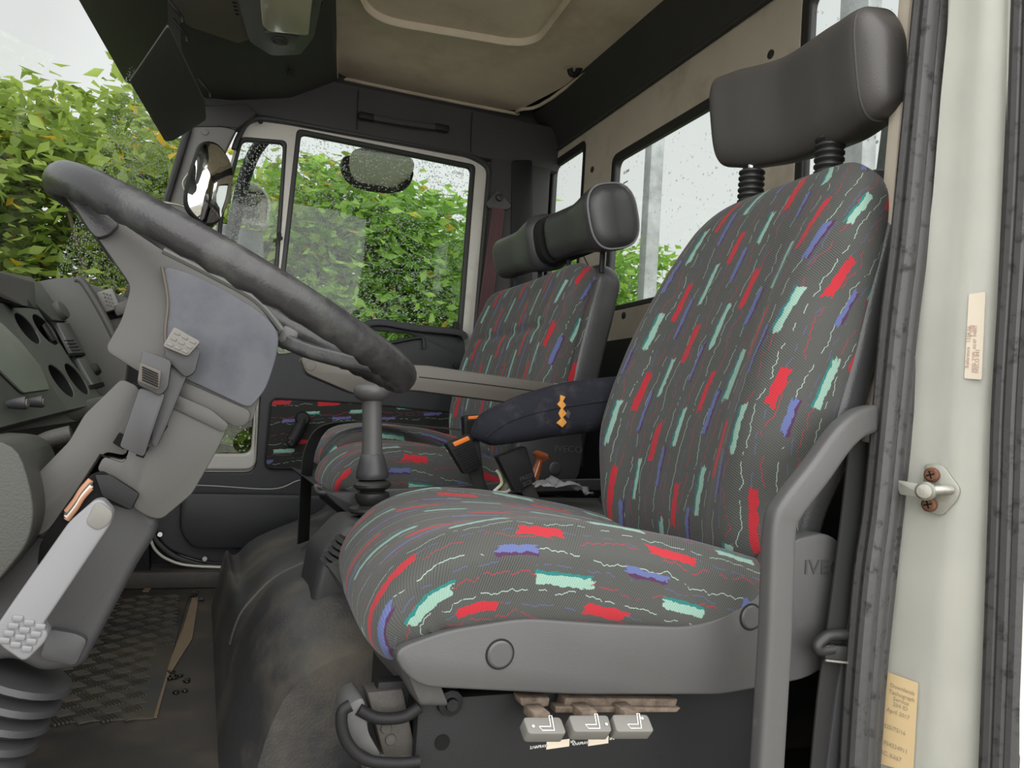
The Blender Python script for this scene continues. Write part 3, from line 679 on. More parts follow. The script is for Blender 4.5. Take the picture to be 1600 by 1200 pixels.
plate('lower_window_frame', rp(q([(322, 605), (407, 598), (400, 735), (290, 735)], YD-.02), .035, 5), [rp(q([(338, 630), (399, 624), (392, 709), (318, 709)], YD-.02), .025, 5)], (0, -1, 0), .03, M['wgrey'], dr, b=.008)
pl = plate('door_panel', rp(q([(407, 596), (428, 556), (476, 546), (540, 532), (575, 530), (722, 545), (722, 880), (318, 880), (262, 860), (240, 832), (256, 780), (290, 738), (398, 738)], 1.838), [.02, .02, .02, .02, .02, .02, .02, .06, .04, .04, .04, .03, .03]), [], (0, -1, 0), .03, M['door'], dr, b=.006)
# upper grab handle / armrest moulding
ux = q([(566, 512), (596, 504), (640, 506), (724, 514), (728, 562), (724, 610), (560, 600), (470, 560), (520, 548), (610, 536), (655, 527), (640, 521), (585, 516)], 1.815)
slab('handle_moulding', rp(ux, .012), (0, .025, 0), M['door'], dr, b=.006)
rod('grab_rim', q([(560, 512), (580, 505), (604, 505), (650, 513), (716, 520), (727, 530)], 1.802), rrect(.009, .011, .004), M['door'], dr, side=(0, 1, 0))
rod('scoop_edge', q([(560, 548), (600, 538), (650, 528), (661, 530), (663, 545)], 1.808), circ(.006), M['door'], dr)
box('lock_button', at(712, 514, Y=1.805), (.022, .02, .05), M['black'], dr, b=.006)
lath('screw_cap', [(.011, 0), (.010, .004), (.003, .005)], at(713, 571, Y=1.812), (0, -1, 0), M['black'], dr)
# fabric insert with groove
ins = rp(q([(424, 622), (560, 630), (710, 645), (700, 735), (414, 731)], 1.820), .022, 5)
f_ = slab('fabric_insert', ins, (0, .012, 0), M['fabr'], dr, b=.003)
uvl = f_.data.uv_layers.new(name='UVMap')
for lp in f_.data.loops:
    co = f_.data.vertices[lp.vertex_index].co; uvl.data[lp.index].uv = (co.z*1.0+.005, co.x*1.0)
bm = bmesh.new(); sweep(bm, [p+V((0, .002, 0)) for p in ins], circ(.0035, 8), closed=True); bmo('insert_groove', bm, M['black'], dr)
# window crank
wc = tube('window_crank', [p for p in q([(472, 654), (470, 664), (460, 684), (455, 690)], 1.795)], .020, M['black'], dr, n=12)
lath('crank_pivot', [(.022, 0), (.023, .012), (.018, .022), (.004, .023)], at(472, 654, Y=1.80), (0, -1, 0), M['black'], wc)
lath('crank_screw', [(.004, 0), (.0035, .002)], at(472, 654, Y=1.782), (0, -1, 0), M['chrome'], wc, seg=10)
lath('crank_knob', [(.009, 0), (.013, .006), (.012, .022), (.006, .027)], at(454, 693, Y=1.79), (0, -1, 0), M['black'], wc)
tube('trim_bead', q([(250, 757), (330, 759), (425, 764), (462, 752), (475, 748)], 1.806), .0014, M['wgrey'], dr, n=6)
slab('map_pocket', rp(q([(283, 770), (600, 775), (600, 858), (300, 858), (280, 830)], 1.80), .03), (0, .02, 0), M['door'], dr, b=.01)
for px, py in ((250, 835), (320, 873)): lath('screw', [(.008, 0), (.007, .003), (.002, .003)], at(px, py, Y=1.806), (0, -1, 0), M['chrome'], dr, seg=12)
for px, py in ((407, 190), (436, 366), (438, 372)): lath('frame_hole', [(.008, 0), (.007, .002)], at(px, py, Y=1.808), (0, -1, 0), M['black'], dr, seg=12)
tube('sill_edge', q([(234, 838), (242, 858), (262, 874), (300, 884), (400, 888)], 1.812), .004, M['doorw'], dr, n=8)
# ------------------------------------------------------------------ mirrors
km = thing('kerb_mirror', 'oval kerb mirror hanging above the passenger door window', 'mirror')
ko = rp(q([(533, 262), (535, 243), (552, 240), (600, 247), (640, 257), (649, 268), (641, 292), (612, 300), (565, 293), (543, 280)], 2.12), .035, 5)
slab('shell', ko, (0, .05, 0), M['black'], km, b=.012)
cc = sum(ko, V((0, 0, 0)))/len(ko); kg = [cc+(p-cc)*.86+V((0, -.055-(p-cc).z*.95, 0)) for p in ko]
slab('glass', kg, (0, .004, 0), M['mirror'], km, b=.0, smooth=False)
slab('bracket', rp(q([(577, 205), (613, 210), (609, 250), (575, 245)], 2.14), .01), (0, .04, 0), M['black'], km, b=.006)
dm_ = thing('door_mirror', 'white backed rectangular door mirror on a black arm outside the quarter window', 'mirror')
tube('arm', q([(425, 205), (398, 238), (380, 285), (368, 340), (352, 410)], 2.16), .022, M['black'], dm_)
slab('housing', rp(q([(376, 276), (410, 290), (424, 312), (420, 356), (396, 352), (360, 338), (362, 300)], 2.20), .03), (0, .07, 0), M['white'], dm_, b=.015)
slab('glass', rp(q([(381, 283), (408, 295), (419, 314), (415, 350), (395, 347), (366, 334), (368, 302)], 2.195), .02), (0, .004, 0), M['mirror'], dm_, b=0, smooth=False)
dm2 = thing('door_mirror', 'lower wide-angle door mirror with white glass just above the steering wheel rim', 'mirror')
slab('housing', rp(q([(330, 352), (352, 348), (412, 362), (412, 450), (335, 440)], 2.22), .03), (0, .07, 0), M['galv'], dm2, b=.015)
slab('glass', rp([p+V((0, -.01+(p.z-1.0)*.35, 0)) for p in q([(350, 358), (405, 368), (405, 440), (348, 434)], 2.205)], .015), (0, .004, 0), M['mirror'], dm2, b=0, smooth=False)
# oval mirror in front of the A pillar
im = thing('oval_mirror', 'tall oval mirror with black rim on the far windscreen pillar', 'mirror')
a0 = q([(315, 228), (340, 227), (363, 258), (362, 300), (343, 342), (322, 349), (293, 325), (296, 288)], 1.62)
ov = rp(a0, .06, 5); cc = sum(ov, V((0, 0, 0)))/len(ov)
nm_ = V((.35, -1, -.05)).normalized(); rot = V((0, -1, 0)).rotation_difference(nm_).to_matrix()
ov = [cc+rot @ V(((p-cc).x*1.06, 0, (p-cc).z)) for p in ov]
ov = [cc+(p-cc)*1.10 for p in ov]
slab('shell', ov, -nm_*.03, M['black'], im, b=.009)
# convex glass
bm = bmesh.new(); rings = []
for f in (1, .85, .65, .4, .18):
    rings.append([bm.verts.new(cc+(p-cc)*(.93*f)+nm_*(.002+.014*(1-f*f))) for p in ov])
for a, b_ in zip(rings, rings[1:]):
    for i in range(len(a)): bm.faces.new((a[i], a[(i+1) % len(a)], b_[(i+1) % len(a)], b_[i]))
bm.faces.new(rings[-1]); bmo('glass', bm, M['mirror'], im, auto=0)
tube('stay_rod', q([(255, 316), (285, 322), (300, 334)], 1.70), .004, M['steel'], im)
tube('stay_arm', q([(290, 300), (286, 285), (297, 268)], 1.70), .003, M['steel'], im)
# ================================================================== DRIVER SEAT
def pad_cushion(name, y, hw, z, x0, par, m=None, uo=0, vo=0, bol=.018, L=.45, one=0, fr=.034, drop=0):
    k = [((x0+.012, y, z-.105+drop), hw*.93, fr*.8, .03), ((x0+.012, y, z-.055), hw*.97, fr, .05), ((x0+.065, y, z-.018), hw, fr, .07), ((x0+.20, y, z-.012), hw, fr, .075),
         ((x0+L*.75, y, z-.028), hw, fr, .07), ((x0+L, y, z-.044), hw, fr*.8, .06)]
    def shp(X, t):
        b = max(0, (abs(X)-.42)/.4); b = min(1, b); b = b*b*(3-2*b)
        c = .006*(1-X*X)
        if abs(X) > .85: b *= 1-.75*((abs(X)-.85)/.15)
        return bol*b*min(1, max(0, (t-.1)/.25))*(1-.25*t)+c
    return body(name, k, m or M['fab'], par, side=(0, -1, 0), n=72, rows=60, ex=5.0, er=.05, uo=uo, vo=vo, shape=shp, ends=(1, 0))
ds = thing('truck_seat', 'large patterned driver seat in the right foreground with grey shell and headrest', 'seat', (.45, .2, .03))
YS = .212
pad_cushion('cushion', YS, .218, .408, .186, ds, uo=.03, vo=.02, bol=.020, L=.445)
_c = ds.children[0]
for v in _c.data.vertices:
    v.co.x += .085*max(0, v.co.y+.2)*max(0, 1-max(0, v.co.x+.26)/.25)
def bshape(X, t):
    b = max(0, min(1, (abs(X)-.45)/.35)); b = b*b*(3-2*b)
    if abs(X) > .86: b *= 1-.8*((abs(X)-.86)/.14)
    return .030*b*math.sin(math.pi*min(1, max(0, .12+t*.95)))+.004
kb = [((.665, YS, .375), .165, .035, .05), ((.655, YS, .44), .190, .040, .055), ((.668, YS, .54), .218, .042, .06), ((.700, YS-.006, .66), .215, .040, .06), ((.738, YS-.012, .78), .205, .036, .055), ((.772, YS-.016, .870), .192, .034, .045), ((.788, YS-.020, .925), .178, .03, .04)]
body('backrest', kb, M['fab'], ds, side=(0, -1, 0), n=72, rows=70, ex=4.6, er=.085, uo=.02, vo=.0, shape=bshape, ends=(0, 1))
# dark vinyl back of the backrest
kv = [(V(k[0])+V((.042, 0, 0)), k[1]*1.005, .02, k[3]*.8) for k in kb]
body('back_cover', kv, M['vinyl'], ds, side=(0, -1, 0), n=40, rows=40, ex=4.0, er=.085, ends=(0, 1))
# seam across the backrest and seat welts
def welt(name, pts, r, m, par): return tube(name, pts, r, m, par, n=6, smooth_n=5)
# headrest, posts with rubber bellows
def hshape(X, t): return -.010*math.cos(math.pi*min(1, abs(X)))*.5
hk_ = [((.790, -.004, 1.030), .055, .030, .034), ((.785, .03, 1.042), .075, .042, .042), ((.788, .09, 1.040), .080, .036, .042), ((.795, .20, 1.046), .078, .028, .042), ((.790, .30, 1.063), .080, .034, .042), ((.786, .345, 1.072), .076, .036, .04), ((.786, .370, 1.075), .062, .03, .034)]
body('headrest', hk_, M['hrest'], ds, side=(-.16, 0, 1), n=48, rows=50, ex=3.6, er=.028)
bm = bmesh.new(); sweep(bm, ringpath((.785, .026, 1.041), .0735, .0405, .0415, 3.6, (-.16, 0, 1), (0, 1, .1)), circ(.0017, 6), closed=True); bmo('headrest_seam', bm, M['hrest'], ds)
for y in (.115, .285):
    pr = []
    for i in range(9):
        pr += [(.0165, -.004+i*.0095), (.0205, i*.0095), (.0205, .0025+i*.0095), (.0165, .005+i*.0095)]
    c = V((.788, y, .893)); top = V((.790, y, .985+.06*y)); 
    lath('post_bellows', pr, c, (0.02, 0, 1), M['rubber'], ds, seg=20)
    lath('post', [(.006, 0), (.006, .10)], c, (0, 0, 1), M['chrome'], ds, seg=10)
# grey shell, near side
so_ = ats([(607, 1019), (700, 985), (820, 966), (960, 976), (1070, 980), (1120, 970), (1185, 930), (1215, 880), (1240, 842), (1290, 832), (1316, 848), (1322, 950), (1305, 1030), (1265, 1060), (1130, 1086), (900, 1086), (650, 1074)], Y=-.006)
so_ = rp(so_, .02, 4)
slab('side_shell', so_, (0, .04, 0), M['shell'], ds, b=.010, seg=3)
slab('side_shell', [p+V((0, 2*(YS-p.y)-.04, 0)) for p in so_], (0, .04, 0), M['shell'], ds, b=.010, seg=3)
slab('front_shell', rp([(.192, -.002, .322), (.178, .03, .335), (.178, .395, .335), (.192, .43, .322), (.222, .41, .265), (.218, .2, .258), (.222, .012, .265)], .01), (.03, 0, -.002), M['shell'], ds, b=.008)
slab('seat_pan', [(.20, .02, .30), (.70, .02, .30), (.70, .40, .30), (.20, .40, .30)], (0, 0, .03), M['black'], ds, b=.004)
for p in ((781, 1022), (1173, 964)):
    c = at(*p, Y=-.006); lath('shell_button', [(.0135, -.002), (.0135, .0015), (.0115, .003), (.003, .0032)], c, (0, -1, 0), M['shell'], ds); 
    bm = bmesh.new(); sweep(bm, [c+V((math.cos(a)*.0145, -.0004, math.sin(a)*.0145)) for a in [2*math.pi*i/24 for i in range(24)]], circ(.0009, 6), closed=True); bmo('button_ring', bm, M['black'], ds)
text('moulded_letters', 'IVECO', at(1255, 897, Y=-.006)+V((0, -.0002, 0)), (1, 0, 0), (0, 0, 1), .024, M['cold'], ds, depth=.0008, sx=1.15)
# suspension base
sb_ = ds
bt = at(655, 1078, Y=.03); zb = bt.z
box('side_plate', (.445, .05, .165), (.44, .03, .20), M['black'], sb_, b=.004)
box('suspension_box', (.46, .195, .16), (.44, .27, .19), M['black'], sb_, b=.008)
rod('floor_rail', [(.20, .022, .075), (.72, .022, .085)], rrect(.012, .022, .004), M['black'], sb_, side=(0, 1, 0), sn=0)
box('floor_plinth', (.46, .19, .03), (.50, .30, .06), M['black'], sb_, b=.004)
lath('pivot_bolt', [(.014, 0), (.013, .006), (.007, .008), (.006, .012)], at(702, 1096, Y=.034), (0, -1, 0), M['black'], sb_, seg=12)
lath('hole_rim', [(.008, 0), (.0075, .0008)], at(691, 1160, Y=.034), (0, -1, 0), M['ink_hollow'], sb_, seg=16)
# adjuster linkage
slab('link_bar', ats([(884, 1090), (1060, 1092), (1056, 1106), (880, 1108)], Y=.012), (0, .02, 0), M['rusty'], sb_, b=.002)
slab('link_bar', ats([(812, 1090), (860, 1090), (858, 1104), (830, 1108), (815, 1103)], Y=.012), (0, .02, 0), M['rusty'], sb_, b=.002)
slab('link_bar', ats([(868, 1104), (1064, 1106), (1058, 1113), (868, 1114)], Y=.006), (0, .015, 0), M['rusty'], sb_, b=.001)
icons = 0
for k, (x0, x1, x2, x3, y0, y1, y2) in enumerate(((817, 876, 886, 826, 1120, 1146, 1158), (888, 950, 957, 897, 1117, 1143, 1153), (956, 1012, 1023, 964, 1116, 1143, 1154))):
    A, B, C_, D_ = at(x0, y0, Y=-.03), at(x1, y0, Y=-.03), at(x2, y1, Y=-.045), at(x3, y1, Y=-.045)
    nn = (B-A).cross(D_-A).normalized(); nn = nn if nn.y < 0 else -nn
    pd = slab('adjuster_paddle', rp([A, B, C_, D_], .004), -nn*.014, M['pad'], sb_, b=.003, seg=3)
    bx = (B-A)
    box('paddle_stem', at((x0+x1)/2-8, y0-6, Y=.0), (.018, .03, .010), M['rusty'], sb_, b=.002)
    ex, ey = (B-A).normalized(), (A-D_).normalized(); cc = (A+B+C_+D_)/4+nn*.0006+ex*.003
    bm = bmesh.new(); S = .018
    L_ = [(-.55, -.1), (-.45, -.32), (.25, -.32), (.42, .5), (.26, .5), (.12, -.1)]
    L_ = [cc+ex*a*S*1.0+ey*b*S*1.1 for a, b in L_]
    sweep(bm, L_, circ(.0006, 6), closed=True)
    dot = [(-.9, -.1), (.75, -.1), (.5, .25)][k]
    lathe(bm, [(.0015, 0), (.0015, .0005)], cc+ex*dot[0]*S+ey*dot[1]*S, nn, 10)
    bmo('seat_icon', bm, M['inkw'], pd)
for (px, py, w_) in ((872, 1162, .027), (935, 1157, .025)):
    p = at(px, py, Y=.0345); bx_ = slab('blank_label', [p+V((-w_/2, 0, -.005)), p+V((w_/2, 0, -.004)), p+V((w_/2, 0, .004)), p+V((-w_/2, 0, .003))], (0, .001, 0), M['stick2'], sb_, b=0)
    text('stencil_text', '2.NAPRAVA' if px < 900 else '4.NAPRAVA', p+V((-w_/2-.0195, -.0004, -.0025)), (1, 0, .02), (0, 0, 1), .0042, M['inkw'], sb_)
    text('stencil_text', 'kPa', p+V((w_/2+.001, -.0004, -.0005)), (1, 0, .02), (0, 0, 1), .0042, M['inkw'], sb_)
# fore-aft release loop and its grey bracket at the front of the base
fl_ = thing('seat_release_lever', 'black looped release lever in a dusty bracket left of the seat base', 'lever', tuple(at(590, 1180, Y=.04)))
slab('bracket_plate', ats([(573, 1082), (630, 1076), (652, 1182), (602, 1192)], Y=.045), (0, .03, 0), M['floor'], fl_, b=.003)
slab('bracket_foot', ats([(575, 1180), (652, 1176), (655, 1215), (570, 1215)], Y=.045), (0, .03, 0), M['floor'], fl_, b=.003)
slab('moulded_guard', rp(ats([(568, 1088), (540, 1103), (535, 1130), (548, 1160), (590, 1185), (594, 1178), (575, 1145), (572, 1110)], Y=.03), .008), (0, .05, 0), M['grey'], fl_, b=.005)
tube('loop_handle', ats([(548, 1102), (535, 1112), (535, 1140), (548, 1168), (575, 1188), (620, 1193), (655, 1190)], Y=.018), .0058, M['black'], fl_)
tube('cross_rod', ats([(560, 1108), (590, 1122), (630, 1120), (655, 1105)], Y=.03), .006, M['black'], fl_)
box('latch_block', at(612, 1082, Y=.06), (.035, .02, .03), M['black'], fl_, b=.004)
for px, py in ((603, 1137), (610, 1155)): lath('rivet', [(.006, 0), (.005, .002)], at(px, py, Y=.045), (0, -1, 0), M['floor'], fl_, seg=12)
# inner armrest, torn
ar = body('armrest', [((.405, .455, .522), .024, .016, .016), ((.43, .455, .534), .032, .030, .028), ((.50, .455, .556), .036, .042, .036), ((.58, .455, .577), .036, .047, .042), ((.70, .455, .598), .034, .047, .045)], M['navy'], ds, side=(0, -1, 0), n=40, rows=44, ex=2.6, er=.05, ends=(1, 0))
tag(ar, 'dark navy cloth armrest with a torn seam showing orange foam')
def on_side(px, py, y=.4185): return at(px, py, Y=y)
tube('side_seam', [on_side(758, 683, .424), on_side(800, 657, .4205), on_side(860, 640), on_side(948, 626)], .0009, M['navy'], ar, n=6)
tf = slab('torn_foam', [on_side(x, y, .4172) for x, y in ((876, 617), (884, 620), (880, 627), (885, 633), (880, 639), (886, 646), (880, 652), (886, 660), (879, 668), (870, 661), (877, 654), (873, 646), (877, 638), (871, 632), (876, 626))], (0, .004, 0), M['foam'], ar, b=.0007)
tag(tf, 'ragged strip of orange foam in a tear')
slab('tear_edge', [on_side(x, y, .4180) for x, y in ((887, 640), (892, 645), (889, 655), (884, 650))], (0, .003, 0), M['rail'], ar, b=.0005)
# ================================================================== PASSENGER SEAT
ps = thing('truck_seat', 'double patterned passenger seat behind the gear lever with charcoal vinyl sides', 'seat', (.45, 1.04, .3))
pc = [pad_cushion('cushion', .895, .150, .464, .248, ps, uo=.07, vo=.06, bol=.012, L=.41, fr=.028, drop=.03), pad_cushion('cushion', 1.215, .160, .500, .275, ps, uo=.02, vo=.0, bol=.010, L=.39, fr=.026, drop=.02)]
def pshape(X, t):
    b = max(0, min(1, (abs(X)-.62)/.25)); b = b*b*(3-2*b)
    if abs(X) > .9: b *= 1-.7*((abs(X)-.9)/.1)
    c = .012*math.exp(-((X)/.10)**2)
    return .022*b*(1-.5*t)-c*.6-.006*math.exp(-((t-.66)/.02)**2)*(1-b)+.004
kp = [((.690, 1.045, .46), .275, .035, .05), ((.680, 1.045, .55), .300, .038, .055), ((.695, 1.045, .66), .305, .038, .06), ((.722, 1.045, .78), .300, .034, .06), ((.745, 1.045, .86), .290, .030, .055), ((.755, 1.045, .905), .275, .028, .045)]
body('backrest', kp, M['fab'], ps, side=(0, -1, 0), n=80, rows=70, ex=7, er=.05, uo=.035, vo=.03, shape=pshape, ends=(0, 1))
kq = [(V(k[0])+V((.048, 0, .002)), k[1]*1.01, .040, k[3]*.75) for k in kp]
body('vinyl_back', kq, M['vinyl'], ps, side=(0, -1, 0), n=48, rows=40, ex=6, er=.05, ends=(0, 1))
welt('side_seam', [(k[0][0]+.006, k[0][1]-k[1]*1.005, k[0][2]) for k in kp[:-1]]+[(.765, .83, .925)], .0016, M['rail'], ps)
# two headrests with a strap between
def ph(y0, y1, z, uo):
    ym = (y0+y1)/2
    return body('headrest', [((.765, y0, z-.002), .060, .046, .056), ((.765, y0+.03, z-.002), .071, .056, .062), ((.765, ym, z), .056, .040, .052), ((.765, y1-.03, z+.004), .056, .042, .05), ((.765, y1, z+.004), .050, .036, .045)], M['vinyl'], ps, side=(-.25, 0, 1), n=40, rows=36, ex=2.8, er=.020)
h1 = ph(.690, .985, .992, 0)
h2 = ph(1.015, 1.345, 1.000, 0)
bm = bmesh.new(); sweep(bm, ringpath((.765, .706, .990), .0685, .0545, .0605, 2.8, (-.25, 0, 1), (0, 1, 0)), circ(.0024, 6), closed=True); bmo('headrest_piping', bm, M['lgrey'], ps)
body('headrest_strap', [((.765, .982, .995), .058, .048, .05), ((.765, 1.0, .995), .058, .046, .052), ((.765, 1.018, .996), .057, .046, .05)], M['black'], ps, side=(-.25, 0, 1), n=40, rows=8, ex=2.8, er=0, ends=(0, 0))
for y in (.76, .93, 1.10, 1.27): lath('headrest_post', [(.006, 0), (.006, .09)], (.775, y, .88), (0, 0, 1), M['black'], ps, seg=10)
box('post_bridge', (.775, .95, .945), (.03, .30, .018), M['black'], ps, b=.006)
# plastic rim, side plate
rim_o = rp(ats([(498, 762), (515, 770), (640, 768), (800, 765), (835, 770), (830, 800), (700, 815), (600, 815), (540, 800)], Y=.735), .01)
slab('cushion_rim', rim_o, (0, .55, 0), M['cold'], ps, b=.008)
sp_ = rp(ats([(800, 770), (806, 700), (822, 662), (860, 645), (905, 655), (912, 700), (905, 745), (870, 775)], Y=.728), .012)
slab('recliner_cover', sp_, (0, .03, 0), M['cold'], ps, b=.008)
lath('shell_button', [(.0135, 0), (.0135, .0015), (.011, .003), (.003, .003)], at(867, 732, Y=.727), (0, -1, 0), M['cold'], ps)
text('moulded_letters', 'IVECO', at(866, 706, Y=.727), (1, 0, 0), (0, 0, 1), .020, M['grey'], ps, depth=.0006, sx=1.1)
box('seat_box', (.52, 1.04, .36), (.46, .52, .07), M['black'], ps, b=.01)
tube('adjuster_hook', [at(508, 770, Y=.72), at(497, 768, Y=.72), at(494, 760, Y=.72), at(503, 762, Y=.72)], .0055, M['cold'], ps)
# folded-down taupe armrest
ao = rp(ats([(470, 558), (480, 554), (530, 572), (600, 590), (640, 571), (660, 571), (900, 604), (905, 625), (880, 637), (650, 612), (560, 618), (478, 583)], Y=.66), .01)
ao = rp(ats([(470, 560), (482, 554), (560, 582), (640, 583), (640, 570), (668, 571), (902, 605), (905, 622), (885, 640), (640, 609), (560, 618), (478, 583)], Y=.66), [.01, .01, .02, .0, .004, .01, .01, .01, .01, .02, .02, .01])
pa = tag(slab('armrest', ao, (0, .05, 0), M['taupe'], ps, b=.006, seg=3), 'long taupe plastic folded-down armrest')
tube('shell_joint', ats([(655, 589), (760, 601), (890, 618)], Y=.6595), .0009, M['black'], pa, n=6)
lath('arm_button', [(.009, 0), (.0085, .0012), (.003, .0016)], at(485, 571, Y=.66), (0, -1, 0), M['taupe'], pa)
lath('pivot', [(.034, 0), (.034, .05), (.030, .056)], at(884, 622, Y=.715), (0, -1, 0), M['taupe'], pa, seg=32)
# ================================================================== BELTS AND BUCKLES
pb_ = thing('seat_belt', 'maroon seat belt hanging from its anchor on the passenger pillar', 'seat belt', tuple(at(778, 314, Y=1.82)))
slab('anchor_plate', rp(ats([(778, 296), (800, 322), (793, 328), (765, 326), (759, 318)], Y=1.815), .008), (0, .008, 0), M['dash'], pb_, b=.003)
lath('anchor_bolt', [(.013, 0), (.012, .010), (.006, .012)], at(780, 309, Y=1.814), (0, -1, 0), M['rubber'], pb_, seg=16)
def strap(name, pts, wdir, w_, m, par, th=.0012):
    bm = bmesh.new(); sweep(bm, crom(pts, 8), [(-w_/2, -th), (w_/2, -th), (w_/2, th), (-w_/2, th)], side=wdir); return bmo(name, bm, m, par)
b0 = at(779, 326, Y=1.808); b1 = at(765, 430, Y=1.805); b2 = at(745, 560, Y=1.80); b3 = at(715, 640, Y=1.70)
strap('webbing', [b0, b1, b2, b3], (1, 0, .05), .046, M['belt'], pb_)
for dx in (-.014, -.005, .005, .014): tube('webbing_rib', [p+V((dx, -.0014, 0)) for p in (b0, b1, b2)], .0007, M['belt'], pb_, n=5)
lb = thing('lap_belt', 'black lap belt lying across the passenger cushion and drooping over its front', 'seat belt', (.3, 1.05, .5))
cs = [(.66, .80, .520), (.55, .90, .524), (.42, 1.03, .528), (.33, 1.06, .528), (.262, 1.07, .510), (.235, 1.075, .465), (.230, 1.08, .40), (.235, 1.09, .25)]
strap('webbing', cs, (.8, 1, 0), .046, M['beltb'], lb)
db = thing('driver_belt', 'black driver seat belt behind the grey entry handle', 'seat belt', tuple(at(1310, 990, Y=-.02)))
strap('webbing', [at(1348, 690, Y=-.018), at(1330, 850, Y=-.02), at(1312, 990, Y=-.022), at(1298, 1090, Y=-.022), at(1285, 1230, Y=-.02)], (1, 0, 0), .040, M['beltb'], db)
tube('guide_loop', ats([(1345, 992), (1300, 992), (1284, 1000), (1276, 1010), (1282, 1016), (1300, 1014)], Y=-.03), .0065, M['rubber'], db)
slab('guide_clip', rp(ats([(1290, 1008), (1350, 1012), (1350, 1040), (1290, 1032)], Y=-.034), .004), (0, .01, 0), M['rubber'], db, b=.002)
tube('clip_edge', ats([(1290, 1032), (1345, 1038)], Y=-.036), .0014, M['steel'], db, smooth_n=0)
def buckle(lbl, top_l, top_r, bot_r, bot_l, Y, face, press=True):
    t = thing('belt_buckle', lbl, 'belt buckle', tuple(at(*bot_l, Y=Y)), 'belt buckles between the seats')
    P = ats([top_l, top_r, bot_r, bot_l], Y=Y)
    slab('housing', rp(P, .004), (0, .022, 0), M['black'], t, b=.003)
    dn = (P[3]-P[0]); rt = (P[1]-P[0])
    if press:
        a = P[0].lerp(P[3], .04); b = P[1].lerp(P[2], .04); up = -dn.normalized()
        slab('release_button', rp([a+rt*.22+up*.001+V((0, -.002, 0)), b-rt*.12+up*.001+V((0, -.002, 0)), b-rt*.12+dn*.11+V((0, -.002, 0)), a+rt*.22+dn*.11+V((0, -.002, 0))], .002), (0, .012, 0), M['orange'], t, b=.0015)
        for i in range(9):
            f = .24+.075*i; A = P[0].lerp(P[3], f)+rt*.12; B = P[1].lerp(P[2], f)-rt*.1
            tube('grip_rib', [A+V((0, -.0005, 0)), B+V((0, -.0005, 0))], .0012, M['black'], t, n=6, smooth_n=0)
    else:
        text('moulded_print', 'PRESS\n ECE', P[3]+rt*.3-dn*.22+V((0, -.0004, 0)), rt, -dn, .010, M['cold'], t)
    return t
b1_ = buckle('black buckle with orange press button tilted left beside the passenger cushion', (698, 694), (735, 678), (753, 728), (727, 742), .60, 0)
tube('stalk', ats([(740, 735), (752, 765), (760, 790)], Y=.615), .012, M['beltb'], b1_, r2=.003)
b2_ = buckle('upright black buckle with orange top against the passenger backrest', (725, 650), (753, 648), (753, 686), (727, 688), .70, 0)
tube('stalk', ats([(741, 686), (745, 720), (750, 760)], Y=.712), .010, M['beltb'], b2_, r2=.003)
b3_ = buckle('plain black back of the driver buckle below the torn armrest', (778, 714), (822, 697), (838, 752), (806, 770), .50, 0, press=False)
tube('stalk', ats([(822, 760), (835, 785), (845, 810)], Y=.512), .012, M['beltb'], b3_, r2=.003)
an = thing('belt_anchor_straps', 'thin dark belt anchor straps behind the rear corner of the driver cushion', 'straps', (.6, .42, .4))
strap('strap', ats([(970, 742), (952, 765), (938, 785)], Y=.45), (1, 0, .6), .012, M['beltb'], an)
tube('cable', ats([(985, 752), (968, 772), (955, 792)], Y=.44), .0022, M['lgrey'], an)
# ================================================================== ENTRY HANDLE
eh = thing('entry_grab_handle', 'grey curved entry grab handle in front of the driver seat shell', 'handle', tuple(at(1200, 1190, Y=-.06)))
hp_ = [at(1400, 655, Y=-.005), at(1352, 656, Y=-.035), at(1315, 680, Y=-.05), at(1272, 738, Y=-.055), at(1232, 790, Y=-.06), at(1218, 822, Y=-.06), at(1214, 900, Y=-.06), at(1210, 1000, Y=-.06), at(1204, 1100, Y=-.06), at(1196, 1230, Y=-.06)]
bm = bmesh.new(); sweep(bm, crom(hp_, 8), rrect(.011, .0165, .007, 4), side=(0, 1, 0)); bmo('grip', bm, M['grey'], eh)
bm = bmesh.new(); sweep(bm, crom([p+V((-.012, .0, 0)) for p in hp_[5:]], 4), circ(.0028, 6), side=(0, 1, 0)); bmo('moulding_line', bm, M['grey'], eh)
box('lower_mount', hp_[-1]+V((0, .01, -.05)), (.04, .04, .04), M['grey'], eh, b=.006)
# ================================================================== GEAR LEVER
gh = thing('gear_boot_housing', 'dark grey moulded gear lever housing on the engine cover', 'gear housing', (.27, .56, .25))
ho = ats([(483, 955), (500, 868), (548, 818), (610, 818), (680, 830), (690, 920), (560, 948)], Y=.50)
slab('housing', ho, (0, .16, 0), M['cold'], gh, b=.014, seg=3)
gl = thing('gear_lever', 'tall grey gear lever with mushroom knob and ribbed rubber boot', 'gear lever', tuple(at(582, 800, Y=.58)))
gc = at(582, 800, Y=.58); gt = at(581, 602, Y=.58); ax = (gt-gc); H = ax.length; ax.normalize()
def gp(y): return (800-y)/198*H
pxm = H/198
lath('shaft', [(16.5*pxm, gp(712)), (15.5*pxm, gp(690)), (15*pxm, gp(655)), (15.5*pxm, gp(632)), (17*pxm, gp(622))], gc, ax, M['grey'], gl, seg=28)
bm = bmesh.new(); lathe(bm, [(13*pxm, gp(628)), (18*pxm, gp(626)), (26*pxm, gp(620)), (28.5*pxm, gp(613)), (28*pxm, gp(607)), (24*pxm, gp(601.5)), (14*pxm, gp(599)), (3*pxm, gp(598.5))], gc, ax, 36); bmo('knob', bm, M['grey'], gl)
